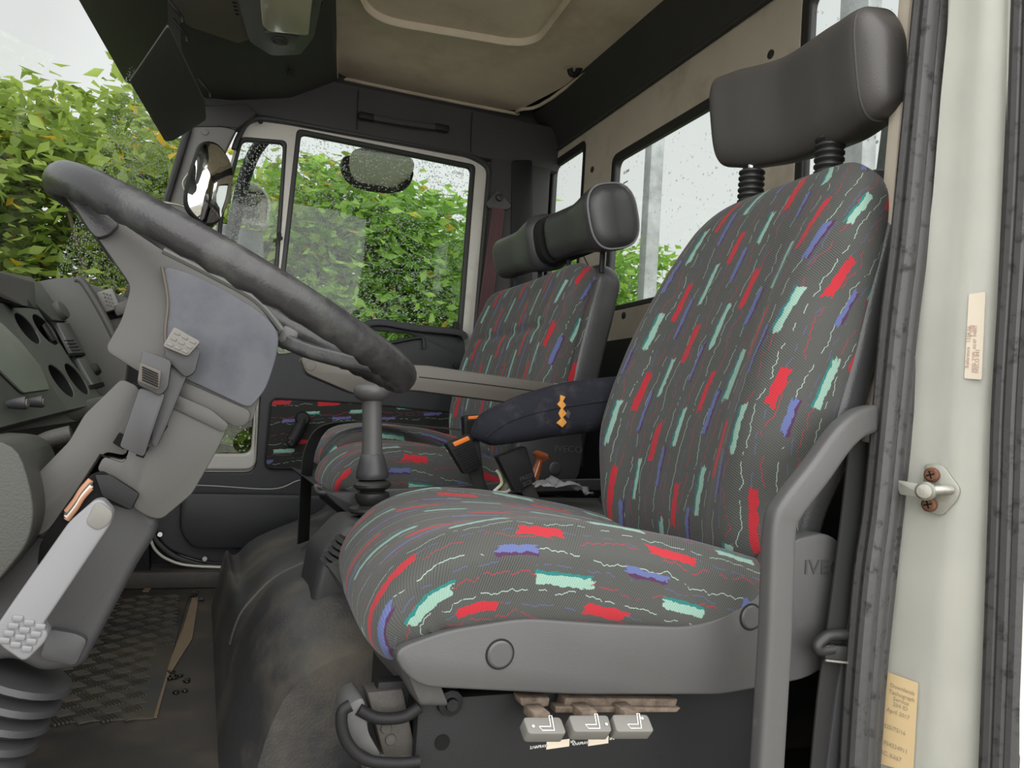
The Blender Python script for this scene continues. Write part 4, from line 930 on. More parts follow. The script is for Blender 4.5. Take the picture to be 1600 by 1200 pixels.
lath('boot_collar', [(24*pxm, gp(748)), (25.5*pxm, gp(744)), (25*pxm, gp(738)), (21*pxm, gp(722)), (18.5*pxm, gp(712)), (16*pxm, gp(709))], gc, ax, M['cold'], gl, seg=32)
pr = [(20, 750), (26, 752), (29, 756), (29, 760), (25, 764), (20, 766), (19, 768), (26, 770), (27, 776), (24, 784), (20, 788), (25, 790), (36, 792), (37, 796), (34, 800), (24, 802), (23, 806), (30, 812), (30, 818), (24, 826), (26, 834)]
lath('rubber_boot', [(r*pxm, gp(y)) for r, y in pr[::-1]], gc, ax, M['rubber'], gl, seg=32)
lb2 = thing('side_lever_boot', 'small ribbed rubber boot low on the gear housing beside the driver cushion', 'rubber boot', tuple(at(535, 870, Y=.53)))
for i in range(5):
    c = at(545-i*3.5, 846+i*9, Y=.50); lath('ring', [(.018+i*.002, -.004), (.024+i*.002, 0), (.018+i*.002, .005)], c, (.25, -.2, .9), M['rubber'], lb2, seg=20)
# centre tray, tool, rag, cable
tr_ = thing('centre_tray', 'grey ridged centre console tray between the two seats', 'tray', (.5, .6, .38))
tp_ = ats([(628, 800), (690, 768), (730, 760), (1000, 770), (1000, 830), (640, 830)], Y=.52)
slab('tray_body', [V((.28, .47, .36)), V((.36, .47, .40)), V((.80, .47, .405)), V((.80, .47, .33)), V((.28, .47, .33))], (0, .24, 0), M['dashc'], tr_, b=.006)
for i in range(4):
    box('tray_rib', (.40+.0, .50+.05*i, .402), (.07, .032, .006), M['dashc'], tr_, b=.002)
for i in range(2): box('tray_rib', (.49, .55+.06*i, .404), (.07, .04, .006), M['dashc'], tr_, b=.002)
rod('tray_lip', ats([(560, 773), (640, 772), (820, 760), (950, 757)], Y=.71), rrect(.006, .012, .003), M['cold'], tr_, side=(0, 1, 0))
tl = thing('wooden_tool_handle', 'varnished orange-brown wooden tool handle standing in the centre tray', 'tool handle', tuple(at(832, 760, Y=.58)))
a, b_ = at(828, 765, Y=.58), at(848, 707, Y=.58); d_ = b_-a; k = d_.length
lath('handle', [(.008, 0), (.0085, k*.5), (.0065, k*.72), (.008, k*.80), (.0165, k*.88), (.0175, k*.93), (.012, k)], a, d_, M['wood'], tl, seg=24)
rg = thing('crumpled_rag', 'crumpled grey rag lying in the tray behind the buckle', 'rag', tuple(at(865, 770, Y=.56)))
bm = bmesh.new(); bmesh.ops.create_grid(bm, x_segments=36, y_segments=24, size=1)
c = at(862, 768, Y=.57)
for v in bm.verts:
    x, y = v.co.x, v.co.y; q_ = V((x*2.1, y*1.7, 3))
    h = .012+.016*noise.noise(q_)+.010*abs(noise.noise(q_*2.3))+.010*math.exp(-((x+.3)**2+y*y)*2)
    v.co = c+V((x*.060+.01*noise.noise(q_*1.5+V((9, 0, 0))), y*.05+.008*noise.noise(q_*1.4), h-.004))
gg = bmesh.ops.solidify(bm, geom=bm.faces[:], thickness=.0015); bmo('cloth', bm, M['rag'], rg, auto=0)
cb = thing('charger_cable', 'white cable with yellow stripe coiled beside the driver buckle', 'cable', tuple(at(778, 760, Y=.55)))
tube('cord', ats([(776, 735), (781, 742), (784, 755), (776, 764), (773, 768), (790, 769), (805, 760)], Y=.55), .0028, M['ivory'], cb)
tube('stripe', [p+V((.001, -.0022, 0)) for p in ats([(776, 735), (781, 742), (784, 755), (776, 764)], Y=.55)], .0009, M['yellow'], cb, n=6)
slab('grey_bracket', rp(ats([(786, 770), (795, 757), (812, 752), (822, 768)], Y=.56), .004), (0, .02, 0), M['steel'], cb, b=.002)
# ================================================================== DRIVER DOOR JAMB
wl = thing('wall_driver_jamb', kind='structure'); wl.name = 'wall_left'
XJ = .80
def jx(y): return .775+(-.02-y)*.35
def jpt(px, py):   # a point on the slanted jamb face
    return at(px, py, P=((.775, -.02, 0), (-1, -.35, 0)))
jl = [jpt(1478, -10), jpt(1440, 300), jpt(1412, 640), jpt(1400, 900), jpt(1378, 1080), jpt(1360, 1215), jpt(1528, 1215), jpt(1548, 700), jpt(1572, 300), jpt(1582, -10)]
NJ = V((-1, -.35, 0)).normalized()
cols = [(0, 0), (.10, 0), (.34, .0), (.46, .0045), (.60, .0045), (.98, -.002), (1.0, -.006)]
bm = bmesh.new(); uv0 = []
L0 = [(1518, -340), (1486, -10), (1470, 150), (1458, 300), (1438, 480), (1420, 640), (1413, 700), (1408, 760), (1404, 820), (1396, 900), (1380, 1080), (1368, 1215), (1345, 1500)]
R0_ = [(1598, -340), (1584, -10), (1579, 150), (1574, 300), (1565, 480), (1556, 640), (1553, 700), (1550, 760), (1548, 820), (1545, 900), (1537, 1080), (1530, 1215), (1515, 1500)]
for (lx, ly), (rx, ry) in zip(L0, R0_):
    row = []
    bulge = .07*math.exp(-((ly-765)/55.)**2)*4
    for f, o in cols:
        ff = f
        if .3 < f < .7: ff = f+min(.30, bulge)*(.9-f)
        row.append(bm.verts.new(jpt(lx+(rx-lx)*ff, ly+(ry-ly)*ff)+NJ*o))
    uv0.append(row)
for a, b_ in zip(uv0, uv0[1:]):
    for i in range(len(a)-1): bm.faces.new((a[i], a[i+1], b_[i+1], b_[i]))
bmesh.ops.solidify(bm, geom=bm.faces[:], thickness=-.004)
bmo('jamb_face', bm, M['white'], wl, auto=70)
# door seal: three rubber ribs
sl = [(1468, -340), (1434, -10), (1415, 190), (1397, 375), (1382, 500), (1369, 650), (1355, 800), (1340, 900), (1328, 1050), (1318, 1215), (1300, 1500)]
def sealpt(px, py, dx=0, y=-.045): return at(px+dx, py, Y=y)
dsb = thing('trim_7', kind='structure')
w_at = lambda i: [46, 50, 52, 53, 52, 48, 46, 50, 47, 45, 42][i]
for k, (f, r, yy) in enumerate(((.12, .0085, -.036), (.45, .0095, -.050), (.80, .0080, -.050), (1.05, .006, -.042))):
    tube('seal_rib', [sealpt(px, py, f*w_at(i), yy) for i, (px, py) in enumerate(sl)], r*1.25, M['seal'], dsb, n=10, r2=r*.9)
slab('seal_backing', [sealpt(px, py, 3, -.034) for px, py in sl]+[sealpt(px, py, w_at(len(sl)-1-i)+4, -.034) for i, (px, py) in enumerate(sl[::-1])], (0, .005, 0), M['rubber'], dsb, b=.002)
slab('inner_flange', [sealpt(px, py, -10, -.026) for px, py in ((1342, 950), (1318, 1080), (1300, 1215))]+[sealpt(1325, 1215, 5, -.026), sealpt(1352, 950, 5, -.026), sealpt(1362, 850, 5, -.026)], (0, .02, 0), M['cold'], dsb, b=.002)
# outer body seal and white cab side
for k, (f, r) in enumerate(((0, .009), (17, .010), (34, .009))):
    tube('outer_seal_rib', [jpt(px+f, py)+V((-.006, -.006, 0)) for px, py in ((1606, -340), (1592, -10), (1581, 300), (1562, 620), (1556, 800), (1541, 1215), (1526, 1500))], r, M['seal'], dsb, n=10)
slab('outer_seal_backing', [jpt(px, py) for px, py in ((1594, -340), (1580, -10), (1548, 700), (1528, 1215), (1514, 1500), (1578, 1500), (1592, 1215), (1620, 700), (1650, -10), (1664, -340))], (.03, .01, 0), M['rubber'], dsb, b=0)
bs = [jpt(px, py)+V((-.012, -.004, 0)) for px, py in ((1570, 1500), (1592, 1215), (1599, 1120), (1612, 900), (1625, 500), (1632, -10), (1646, -340))]
slab('cab_side', bs+[bs[-1]+V((.5, -.05, 0)), bs[0]+V((.5, -.05, 0))], (0, .04, 0), M['white'], wl, b=.004)
slab('jamb_inner', [(.80, -.06, -.3), (.80, -.06, 1.75), (.86, .0, 1.75), (.86, 0, -.3)], (.25, 0, 0), M['white'], wl, b=0)
# striker
st = thing('door_striker', 'zinc door striker with two rusty screws on the white jamb', 'striker', tuple(jpt(1462, 765)))
nj = V((-1, -.35, 0)).normalized()
slab('striker_plate', rp([p+nj*.0085 for p in (jpt(1449, 724), (jpt(1478, 727)), jpt(1506, 765), jpt(1500, 782), jpt(1476, 806), jpt(1444, 797))], .006), -nj*.004, M['steel'], st, b=.001)
a = jpt(1492, 765)+nj*.010; b_ = jpt(1458, 767)+nj*.028
tube('striker_bar', [a, jpt(1480, 765)+nj*.020, b_], .0055, M['steel'], st)
slab('striker_tongue', rp([p+nj*.024 for p in (jpt(1419, 750), jpt(1462, 757), jpt(1466, 778), jpt(1424, 772))], .003), nj*.008, M['steel'], st, b=.0015)
lath('striker_stud', [(.0105, 0), (.0105, .014), (.008, .017), (.0078, .019), (.003, .0195)], jpt(1460, 767)+nj*.020, nj+V((0, -.25, .02)), M['steel'], st, seg=24)
for px, py in ((1462, 742), (1458, 788)):
    c = jpt(px, py)+nj*.009
    sc_ = lath('screw', [(.0085, 0), (.0082, .004), (.006, .006), (.002, .0065)], c, nj, M['rust'], st, seg=20)
    jy = nj.cross(V((0, 0, 1))); bm = bmesh.new()
    boxpts(bm, (0, 0, 0), (.009, .0016, .0016)); boxpts(bm, (0, 0, 0), (.0016, .009, .0016))
    bm.transform(Matrix.Translation(c+nj*.006) @ (axes(nj) @ Matrix.Rotation(.3, 3, 'Z')).to_4x4()); bmo('cross_slot', bm, M['ink_hollow'], sc_)
# stickers
def sticker(lbl, px, m, lines, sz, col, vert=False, up_=None):
    c = [jpt(*p)+nj*.0062 for p in px]
    t = thing('jamb_sticker', lbl, 'sticker', tuple(c[0]))
    slab('backing', rp(c, .002), -nj*.0008, m, t, b=0)
    X_ = (c[1]-c[0]); Y_ = (c[0]-c[3])
    for s, fx, fy, k in lines:
        o = c[3]+X_*fx+Y_*fy+nj*.0005
        if vert: text('print', s, o, Y_, -X_, sz*k, col, t, depth=.0001)
        else: text('print', s, o, X_, Y_, sz*k, col, t, depth=.0001, align='CENTER', sx=.9)
    return t
sticker('yellowed tachograph service sticker low on the white jamb beside the seal', [(1390, 1049), (1438, 1066), (1430, 1206), (1374, 1190)], M['stick'],
    [('Downlands', .55, .86, 1), ('Tachograph', .55, .79, 1), ('Service', .55, .73, 1), ('204 ID', .55, .67, 1), ('April 2017', .50, .59, 1), ('225/75/16', .45, .41, 1), ('01754224911', .45, .23, 1), ('RC: K667', .42, .12, 1)], .0068, M['ink'])
sticker('faded narrow pink label with tiny print high on the white jamb', [(1517, 461), (1543, 457), (1537, 594), (1510, 592)], M['stick2'],
    [('Reference   1234 56', .25, .12, 1), ('V 520', .42, .48, 1), ('MOD  TYPE  A2-07  PAINT', .62, .06, .8), ('IVECO 041', .85, .05, 1)], .0058, M['pink'], vert=True)
# ================================================================== STEERING WHEEL
swt = thing('steering_wheel', 'large black steering wheel tilted over the column, worn shiny rim', 'steering wheel', (.036, .2, .687))
WC = V((.034, .2, .682)); e1 = V((.416, 0, -.196)).normalized(); e2 = V((0, 1, .075)); e2 = (e2-e1*e2.dot(e1)).normalized(); WN = e1.cross(e2)
WN = WN if WN.z > 0 else -WN
RW = .207
loop = [WC+e1*RW*math.cos(a)+e2*RW*math.sin(a) for a in [2*math.pi*i/96 for i in range(96)]]
bm = bmesh.new(); rings = []
for i, p in enumerate(loop):
    rad = (p-WC).normalized(); ring = []
    grip = .0016*math.cos(i*2*math.pi/96*44)
    for j in range(18):
        a = 2*math.pi*j/18; under = max(0, -math.sin(a)); inner = max(0, -math.cos(a))
        r = .0160+grip*max(under, inner)
        ring.append(bm.verts.new(p+rad*math.cos(a)*r*.93+WN*math.sin(a)*r*1.08))
    rings.append(ring)
for i in range(96):
    a, b_ = rings[i], rings[(i+1) % 96]
    for j in range(18): bm.faces.new((a[j], a[(j+1) % 18], b_[(j+1) % 18], b_[j]))
bmo('rim', bm, M['rim'], swt, auto=80)
def hp(l, y): return ats(l, Y=y)
hub = rp(hp([(100, 305), (120, 325), (150, 368), (205, 447), (190, 500), (163, 547), (215, 580), (262, 604), (330, 632), (392, 664), (412, 600), (430, 560), (437, 522), (400, 470), (330, 430), (255, 392), (185, 345), (140, 312)], .135), .008)
slab('hub_shroud', hub, (0, .13, 0), M['col'], swt, b=.014, seg=3)
slab('spoke_sleeve', rp(hp([(96, 300), (118, 325), (140, 360), (152, 372), (170, 366), (186, 350), (176, 334), (135, 312)], .122), .004), (0, .15, 0), M['rim'], swt, b=.008, seg=3)
tube('sleeve_edge', hp([(147, 362), (163, 360), (180, 344)], .128), .0022, M['col'], swt, n=8)
bp = rp(hp([(252, 414), (300, 428), (360, 458), (410, 490), (437, 520), (432, 560), (415, 610), (392, 636), (380, 634), (320, 606), (262, 580), (256, 520), (262, 470)], .128), .012, 5)
slab('hub_pad', bp, (0, .145, 0), M['blue'], swt, b=.010, seg=3)
tube('pad_edge_seam', hp([(253, 416), (262, 470), (258, 520), (262, 580)], .1275), .0018, M['brown'], swt, n=6)  # brown seam along the front edge of the hub pad
tube('top_welt', hp([(255, 392), (330, 430), (400, 470), (440, 516)], .137), .004, M['dashc'], swt, n=8)
slab('hub_skirt', rp(hp([(270, 588), (392, 642), (388, 662), (372, 668), (275, 626)], .130), .006), (0, .14, 0), M['col'], swt, b=.004)
for s_ in (-1, 1):
    rp1 = WC+e1*RW*math.cos(.55*s_)+e2*RW*math.sin(.55*s_)
    a = at(436, 528, Y=.2+.035*s_)
    rod('rear_spoke', [a, a.lerp(rp1, .35)+WN*-.006, rp1-WN*.004], rrect(.014, .008, .005), M['rim'], swt, side=tuple(e2))
box('spoke_clip', at(447, 528, Y=.17), (.02, .05, .022), M['grey'], swt, b=.006, R=Matrix.Rotation(.42, 3, 'Y'))
# ================================================================== COLUMN
ct_ = thing('steering_column', 'grey moulded steering column shroud below the wheel', 'steering column', (-.1, .2, .3))
slab('lower_shroud', rp(hp([(150, 735), (200, 760), (250, 812), (244, 835), (215, 880), (160, 985), (128, 1045), (62, 1052), (20, 1030), (-40, 1040), (-60, 980), (-40, 900), (60, 800)], .15), .01), (0, .12, 0), M['cold'], ct_, b=.012, seg=3)
slab('side_cover', rp(hp([(190, 592), (216, 604), (224, 640), (196, 712), (166, 706), (155, 716), (78, 826), (62, 838), (34, 828), (0, 878), (-70, 960), (-90, 900), (0, 800), (108, 690), (132, 648)], .128), .005), (0, .16, 0), M['col'], ct_, b=.004, seg=3)
slab('rear_shroud', rp(hp([(216, 606), (268, 618), (330, 646), (356, 668), (340, 702), (300, 772), (252, 812), (232, 808), (205, 792), (217, 770), (172, 742), (150, 736), (162, 712), (196, 720), (214, 660)], .126), .006), (0, .165, 0), M['col'], ct_, b=.007, seg=3)
slab('collar', rp(hp([(266, 612), (330, 640), (358, 664), (350, 676), (262, 634)], .122), .004), (0, .165, 0), M['col'], ct_, b=.002)
slab('hollow_shade', rp(hp([(140, 742), (160, 735), (219, 771), (205, 798), (150, 780), (100, 850), (58, 885), (62, 850), (92, 812)], .1245), .004), (0, .01, 0), M['ink_hollow'], ct_, b=.001)  # flat near-black plate painted as the shade of a hollow opening
slab('recess_flap', rp(hp([(148, 742), (172, 742), (217, 772), (204, 797), (160, 775)], .120), .002), (0, .004, 0), M['black'], ct_, b=.001)
for i, (mm, o) in enumerate((('amber', 0), ('brown', 4), ('ivory', 8), ('amber', 12))):
    tube('wire', hp([(142, 750+o), (128, 766+o), (118, 782+o), (104, 800+o)], .121), .003, M[mm], ct_)
slab('stalk_slot', hp([(186, 676), (200, 683), (192, 702), (176, 692)], .1235), (0, .004, 0), M['ink_hollow'], ct_, b=0)
slab('stalk_slot', hp([(252, 661), (263, 665), (252, 682), (242, 676)], .1245), (0, .004, 0), M['ink_hollow'], ct_, b=0)
slab('stalk_slot', hp([(218, 702), (234, 698), (224, 716), (212, 712)], .1245), (0, .004, 0), M['ink_hollow'], ct_, b=0)
tube('shroud_joint', hp([(198, 714), (190, 722), (160, 712), (150, 722), (80, 828), (62, 838), (34, 828)], .127), .0012, M['ink_hollow'], ct_, n=5, smooth_n=2)
# lower step in the shroud and rubber gaiter
slab('shroud_step', rp(hp([(75, 982), (120, 990), (138, 1000), (118, 1042), (60, 1030)], .14), .006), (0, .14, 0), M['cold'], ct_, b=.008)
ga = thing('column_gaiter', 'ribbed grey rubber gaiter at the foot of the steering column', 'gaiter', tuple(at(20, 1080, Y=.2)))
axc = (at(-50, 1200, Y=.2)-at(30, 1040, Y=.2)).normalized(); g0 = at(36, 1040, Y=.2)
for i in range(6):
    lath('rib', [(.036, 0), (.052-.002*i, .006), (.054-.002*i, .012), (.038, .020)], g0+axc*.020*i, axc, M['cold'], ga, seg=28)
# ------------------------------------------------------------------ stalks
s1 = thing('indicator_stalk', 'short dark column stalk with a brown ribbed button', 'stalk', tuple(at(210, 700, Y=.10)))
slab('arm', rp(hp([(218, 606), (258, 616), (224, 714), (187, 698)], .085), .003), (0, .022, 0), M['cold'], s1, b=.004)
slab('head', rp(hp([(222, 546), (268, 564), (262, 606), (250, 618), (214, 600)], .080), .004), (0, .03, 0), M['cold'], s1, b=.005)
bt_ = slab('button', rp(hp([(219, 566), (252, 580), (248, 609), (215, 595)], .072), .002), (0, .016, 0), M['brown'], s1, b=.003)
for i in range(6):
    a, b_ = hp([(219, 572+i*4), (250, 586+i*4)], .0712); tube('button_rib', [a.lerp(b_, .1), a.lerp(b_, .9)], .0008, M['black'], bt_, n=5, smooth_n=0)
s2 = thing('wiper_stalk', 'dark column stalk ending in a pale grey pad with raised dots', 'stalk', tuple(at(245, 690, Y=.12)))
slab('arm', rp(hp([(258, 548), (302, 562), (262, 660), (244, 700), (236, 694)], .100), .004), (0, .022, 0), M['cold'], s2, b=.005)
slab('head', rp(hp([(260, 530), (314, 545), (304, 582), (290, 590), (258, 560)], .092), .004), (0, .03, 0), M['cold'], s2, b=.005)
p2 = slab('pad', rp(hp([(272, 510), (314, 534), (293, 557), (254, 541)], .080), .003), (0, .018, 0), M['pad'], s2, b=.004)
A, B, C_, D_ = hp([(272, 510), (314, 534), (293, 557), (254, 541)], .080)
for i in range(3):
    for j in range(3):
        u_, v_ = .2+.3*i, .2+.3*j; c = A*(1-u_)*(1-v_)+B*u_*(1-v_)+C_*u_*v_+D_*(1-u_)*v_
        box('raised_dot', c+V((0, -.0002, 0)), (.0058, .0016, .0030), M['pad'], p2, b=.0006, R=Matrix.Rotation(.42, 3, 'Y'))
# brake lever
bl = thing('column_brake_lever', 'long pale grey lever with dimpled end pad slanting down beside the column', 'lever', tuple(at(150, 800, Y=.08)))
slab('arm', rp(hp([(146, 782), (160, 780), (178, 800), (174, 818), (66, 978), (76, 990), (70, 1004), (38, 1036), (0, 1010), (-14, 990), (20, 940), (108, 815)], .06), .006), (0, .022, 0), M['lgrey'], bl, b=.005, seg=3)
slab('end_cap', rp(hp([(147, 787), (158, 784), (178, 801), (172, 819), (152, 831), (132, 818)], .0585), .005), (0, .01, 0), M['pad'], bl, b=.002)
for i in range(3):
    for j in range(4):
        c = at(28+i*17.5-j*7.0, 966+i*6.5+j*11.5, Y=.0595); box('raised_dot', c, (.0085, .003, .0055), M['lgrey'], bl, b=.0014, R=Matrix.Rotation(.15, 3, 'Y'))
# ================================================================== DASHBOARD
da = thing('dashboard', 'dark grey moulded dashboard with instrument panel left of the steering wheel', 'dashboard', (-.35, 1.0, .6))
P0, PN = (-.25, 0, .60), V((.83, 0, .55)).normalized(); PL = (P0, tuple(PN)); dn_ = lambda l: ats(l, P=PL)
def dsec(y, o=0):
    t = .66+(y-.25)*.115
    X = lambda z: -.25-(z-.60)*.55/.83-o
    return [V((X(.500), y, .500)), V((X(t), y, t)), V((X(t)-.03, y, t+.03)), V((X(t)-.12, y, t+.035)), V((-.50, y, t-.02)), V((-.50, y, .35)), V((-.30, y, .42)), V((X(.5)-.03, y, .485))]
bm = bmesh.new(); R0 = [[bm.verts.new(p) for p in dsec(y, .030)] for y in (.10, .5, .9, 1.3, 1.78)]
for a, b_ in zip(R0, R0[1:]):
    for i in range(len(a)): bm.faces.new((a[i], a[(i+1) % len(a)], b_[(i+1) % len(a)], b_[i]))
bm.faces.new(R0[0][::-1]); bm.faces.new(R0[-1]); bev(bm, .008, 2); bmo('dash_body', bm, M['dash'], da)
def ell(cx, cy, ax, ay, bx, by, n=24): return [(cx+ax*math.cos(2*math.pi*i/n)+bx*math.sin(2*math.pi*i/n), cy+ay*math.cos(2*math.pi*i/n)+by*math.sin(2*math.pi*i/n)) for i in range(n)]
ovs = [ell(43, 513, 18, 24, 9, -3), ell(71, 515, 18, 24, 9, -3), ell(96, 595, 18, 25, 9, -3), ell(120, 592, 17, 24, 8, -3)]
sp_o = [(0, 473), (62, 484), (128, 545), (160, 622), (107, 641), (52, 560)]
pn = plate('switch_panel', dn_([(1, 473), (60, 484), (112, 565), (165, 628), (106, 641), (60, 575)]), [dn_(o) for o in ovs], tuple(PN), .010, M['dashc'], da, b=.001)
for o in ovs:
    pts = dn_(o); c = sum(pts, V((0, 0, 0)))/len(pts)
    bm = bmesh.new(); r0 = [bm.verts.new(p-PN*.002) for p in pts]; r1 = [bm.verts.new(c+(V(v.co)-c)*.8-PN*.022) for v in r0]
    for i in range(len(r0)): bm.faces.new((r0[i], r0[(i+1) % len(r0)], r1[(i+1) % len(r0)], r1[i]))
    bm.faces.new(r1); bmo('gauge_cup', bm, M['ink_hollow'], da)
slab('cluster_panel', dn_([(-60, 430), (1, 473), (60, 575), (106, 641), (0, 668), (-60, 690)]), -PN*.012, M['dashc'], da, b=.001)
slab('cluster_lens', rp([p+PN*.001 for p in dn_([(-60, 470), (0, 508), (28, 535), (60, 575), (74, 610), (32, 616), (-10, 575), (-60, 540)])], .01), PN*.003, M['lensg'], da, b=.001)
slab('hood_upper', [at(-60, 398, Y=.62), at(0, 424, Y=.70), at(55, 440, Y=.78), at(58, 482, Y=.78), at(38, 478, Y=.74), at(0, 462, Y=.70), at(-60, 430, Y=.62)], (-.06, .05, .0), M['dash'], da, b=.004)
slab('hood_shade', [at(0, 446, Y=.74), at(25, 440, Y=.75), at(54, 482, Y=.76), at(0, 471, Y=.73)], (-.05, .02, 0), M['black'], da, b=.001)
slab('top_switch_plate', [p+PN*.003 for p in dn_([(26, 439), (60, 441), (103, 503), (80, 500), (60, 482)])], -PN*.01, M['dashc'], da, b=.001)
slab('switch_column', [p+PN*.003 for p in dn_([(88, 505), (106, 505), (132, 553), (115, 557)])], -PN*.01, M['dashc'], da, b=.001)
for i in range(4): tube('switch_rib', [p+PN*.005 for p in dn_([(98+i*3.5, 534+i*5), (112+i*3.5, 533+i*5)])], .0016, M['black'], da, n=6, smooth_n=0)
slab('switch_gap', [p+PN*.0035 for p in dn_([(106, 553), (130, 552), (132, 556), (108, 557)])], -PN*.01, M['ink_hollow'], da, b=0)
slab('switch_gap', [p+PN*.0035 for p in dn_([(138, 603), (160, 598), (162, 604), (141, 609)])], -PN*.01, M['ink_hollow'], da, b=0)
slab('lower_switch', [p+PN*.004 for p in dn_([(119, 561), (134, 560), (158, 598), (143, 602)])], -PN*.01, M['dashc'], da, b=.001)
kb1 = lath('round_knob', [(.024, 0), (.024, .012), (.022, .020), (.016, .022)], at(88, 489, P=PL), tuple(PN+V((0, -.25, 0))), M['dash'], da, seg=28)
kb2 = lath('small_knob', [(.015, 0), (.015, .012), (.011, .018), (.004, .019)], at(144, 580, P=PL), tuple(PN), M['black'], da, seg=10)
for px, py in ((20, 632), (49, 630)):
    c = at(px-10, py, P=PL); kn = lath('pull_knob', [(.004, 0), (.006, .008), (.0075, .018), (.007, .021)], c, (1, -.15, .15), M['cold'], da, seg=18)
    lath('knob_cap', [(.005, 0), (.0045, .0012)], c+V((1, -.15, .15)).normalized()*.021, (1, -.15, .15), M['pad'], kn, seg=16)
rod('lower_roll', [at(-60, 690, Y=.55), at(0, 676, Y=.62), at(90, 652, Y=.85), at(165, 630, Y=1.1)], circ(.016, 14), M['dash'], da, side=(0, 0, 1))
# console cheek protruding on the far side of the switches
ck = rp(ats([(58, 440), (90, 434), (122, 434), (134, 442), (200, 560), (190, 640), (165, 640)], Y=1.58), .008)
slab('console_cheek', ck, (0, .06, 0), M['dash'], da, b=.008)
tube('cheek_edge', ats([(118, 436), (132, 444), (164, 498), (194, 560)], Y=1.585), .010, M['dash'], da)
slab('far_panel', ats([(138, 442), (206, 468), (214, 520), (200, 560)], Y=1.66), (0, .1, 0), M['dash'], da, b=.004)
for i, (px, py) in enumerate(((170, 470), (192, 482), (186, 522))):
    s_ = box('far_switch', at(px, py, Y=1.63), (.044, .03, .058 if i == 0 else .034), M['pad' if i == 0 else 'dash'], da, b=.006, R=Matrix.Rotation(-.45, 3, 'Y'))
slab('switch_bay', ats([(158, 470), (205, 478), (205, 492), (168, 500)], Y=1.652), (0, .01, 0), M['ink_hollow'], da, b=0)
for i in range(4):
    for j in range(3): box('pad_dot', at(162+j*5+i*2, 458+i*6+j*1.5, Y=1.612), (.004, .002, .0045), M['dash'], da, b=0)
# knee panel and hoses
kp_ = thing('knee_panel', 'smooth grey knee panel at the left edge beside the column', 'panel', tuple(at(0, 900, Y=.08)))
slab('panel', rp(ats([(-90, 684), (26, 690), (48, 760), (54, 805), (44, 850), (0, 905), (-90, 1000)], Y=.07), .02), (0, .16, 0), M['knee'], kp_, b=.02, seg=3)
ho_ = thing('ribbed_hoses', 'bundle of grey hoses between the knee panel and the column cover', 'hoses', tuple(at(60, 720, Y=.3)))
for i in range(3): tube('hose', ats([(112-i*4, 678+i*13), (70, 690+i*10), (44+i*4, 712+i*8), (30, 760+i*8)], Y=.28+i*.03), .010, M['dash'], ho_)
bh = slab('bulkhead', [(-.62, -.02, -.05), (-.62, 1.86, -.05), (-.62, 1.86, .62), (-.62, -.02, .62)], (-.03, 0, 0), M['black']); bh.name = 'wall_front'; tag(bh, kind='structure')
pb3 = slab('pillar_base', [(-.62, 1.87, .40), (-.04, 1.87, .40), (-.05, 1.87, .80), (-.20, 1.87, .86), (-.62, 1.87, .70)], (0, .02, 0), M['black']); pb3.name = 'trim_9'; tag(pb3, kind='structure')
kk = slab('kick_panel', [(-.62, 1.80, 0), (-.10, 1.80, 0), (-.12, 1.80, .2), (-.16, 1.80, .45), (-.30, 1.80, .62), (-.62, 1.80, .62)], (0, .08, 0), M['black']); kk.name = 'trim_8'; tag(kk, kind='structure')
pe = thing('foot_pedal', 'dark foot pedal corner at the very bottom left', 'pedal', tuple(at(5, 1190, Y=.35)))
slab('pedal_pad', rp(ats([(-40, 1165), (15, 1178), (34, 1200), (30, 1240), (-40, 1240)], Y=.35), .004), (0, .03, -.0), M['cover'], pe, b=.003)
slab('pedal_arm', ats([(-40, 1200), (10, 1210), (10, 1290), (-40, 1290)], Y=.37), (0, .02, 0), M['black'], pe, b=.003)
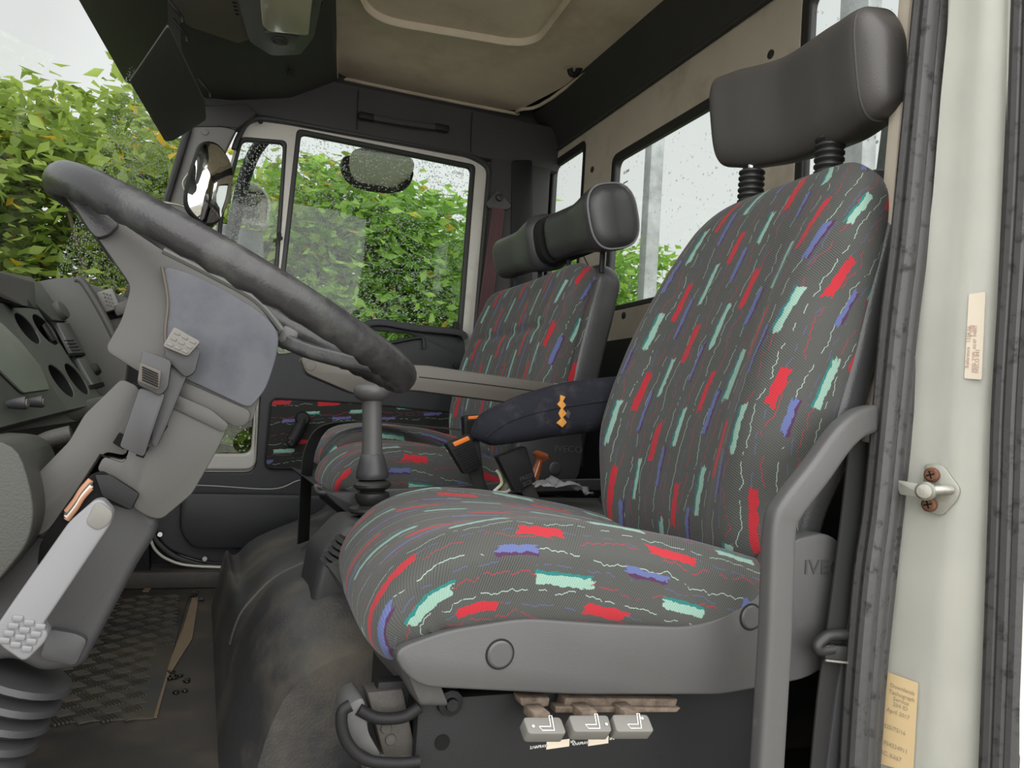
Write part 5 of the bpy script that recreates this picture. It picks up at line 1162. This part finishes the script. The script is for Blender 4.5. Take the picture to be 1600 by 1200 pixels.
# ================================================================== SUN VISORS, ROOF CONSOLE
sv = thing('sun_visor', 'dark sun visor panel folded down at the top of the windscreen', 'sun visor', tuple(at(200, 60, Z=1.38)), 'dark sun visors')
slab('visor_board', rp([at(*p, P=((-.25, 1.2, 1.40), (.25, -.12, 1))) for p in ((100, -40), (196, 128), (206, 132), (262, 36), (262, -40))], [.01, .015, .015, .02, .01]), (0, 0, .010), M['rail'], sv, b=.004)
sv2 = thing('sun_visor', 'dark side sun visor flap with rounded point beside the passenger pillar', 'sun visor', tuple(at(270, 160, Z=1.36)), 'dark sun visors')
slab('visor_board', rp([at(*p, P=((-.15, 1.2, 1.215), (.10, -.05, 1))) for p in ((202, 128), (258, 222), (272, 220), (322, 188), (320, 160), (262, 40))], [.015, .02, .02, .015, .02, .02]), (0, 0, .006), M['rail'], sv2, b=.004)
for px, py in ((275, 15), (283, 46), (321, 136)):
    c = at(px, py, Z=1.42); tube('visor_clip', [c+V((-.02, 0, .02)), c, c+V((.012, .008, -.01)), c+V((.016, .01, -.022))], .004, M['black'], sv2)
rc = thing('roof_console', 'grey overhead console with cream reading lamp and round switch', 'roof console', tuple(at(440, 40, Z=1.47)))
zc_ = 1.425
bo = rp([at(*p, Z=zc_) for p in ((358, -60), (372, 5), (390, 66), (425, 88), (470, 86), (490, 60), (503, 0), (505, -60))], .015)
slab('console_body', bo, (0, 0, .10), M['grey'], rc, b=.010)
slab('lamp_lens', rp([at(*p, Z=zc_-.006) for p in ((402, -50), (410, 40), (420, 50), (482, 56), (488, 0), (488, -50))], .01), (0, 0, .02), M['lens'], rc, b=.005)
slab('switch_plate', rp([at(*p, Z=zc_-.003) for p in ((411, 50), (466, 58), (463, 80), (412, 70))], .006), (0, 0, .008), M['grey'], rc, b=.002)
kc = at(437, 64, Z=zc_-.004); lath('round_switch', [(.020, 0), (.020, .003), (.016, .004), (.014, .001), (.003, .003)], kc, (0, 0, -1), M['cold'], rc, seg=28)
for i in range(4): box('vent_slot', at(366+i*1.5, 4+i*6, Z=zc_-.0005), (.008, .004, .002), M['ink_hollow'], rc, b=0)
tube('wiring', [at(504, 0, Z=1.45), at(498, 15, Z=1.45), at(496, 32, Z=1.47)], .004, M['black'], rc)
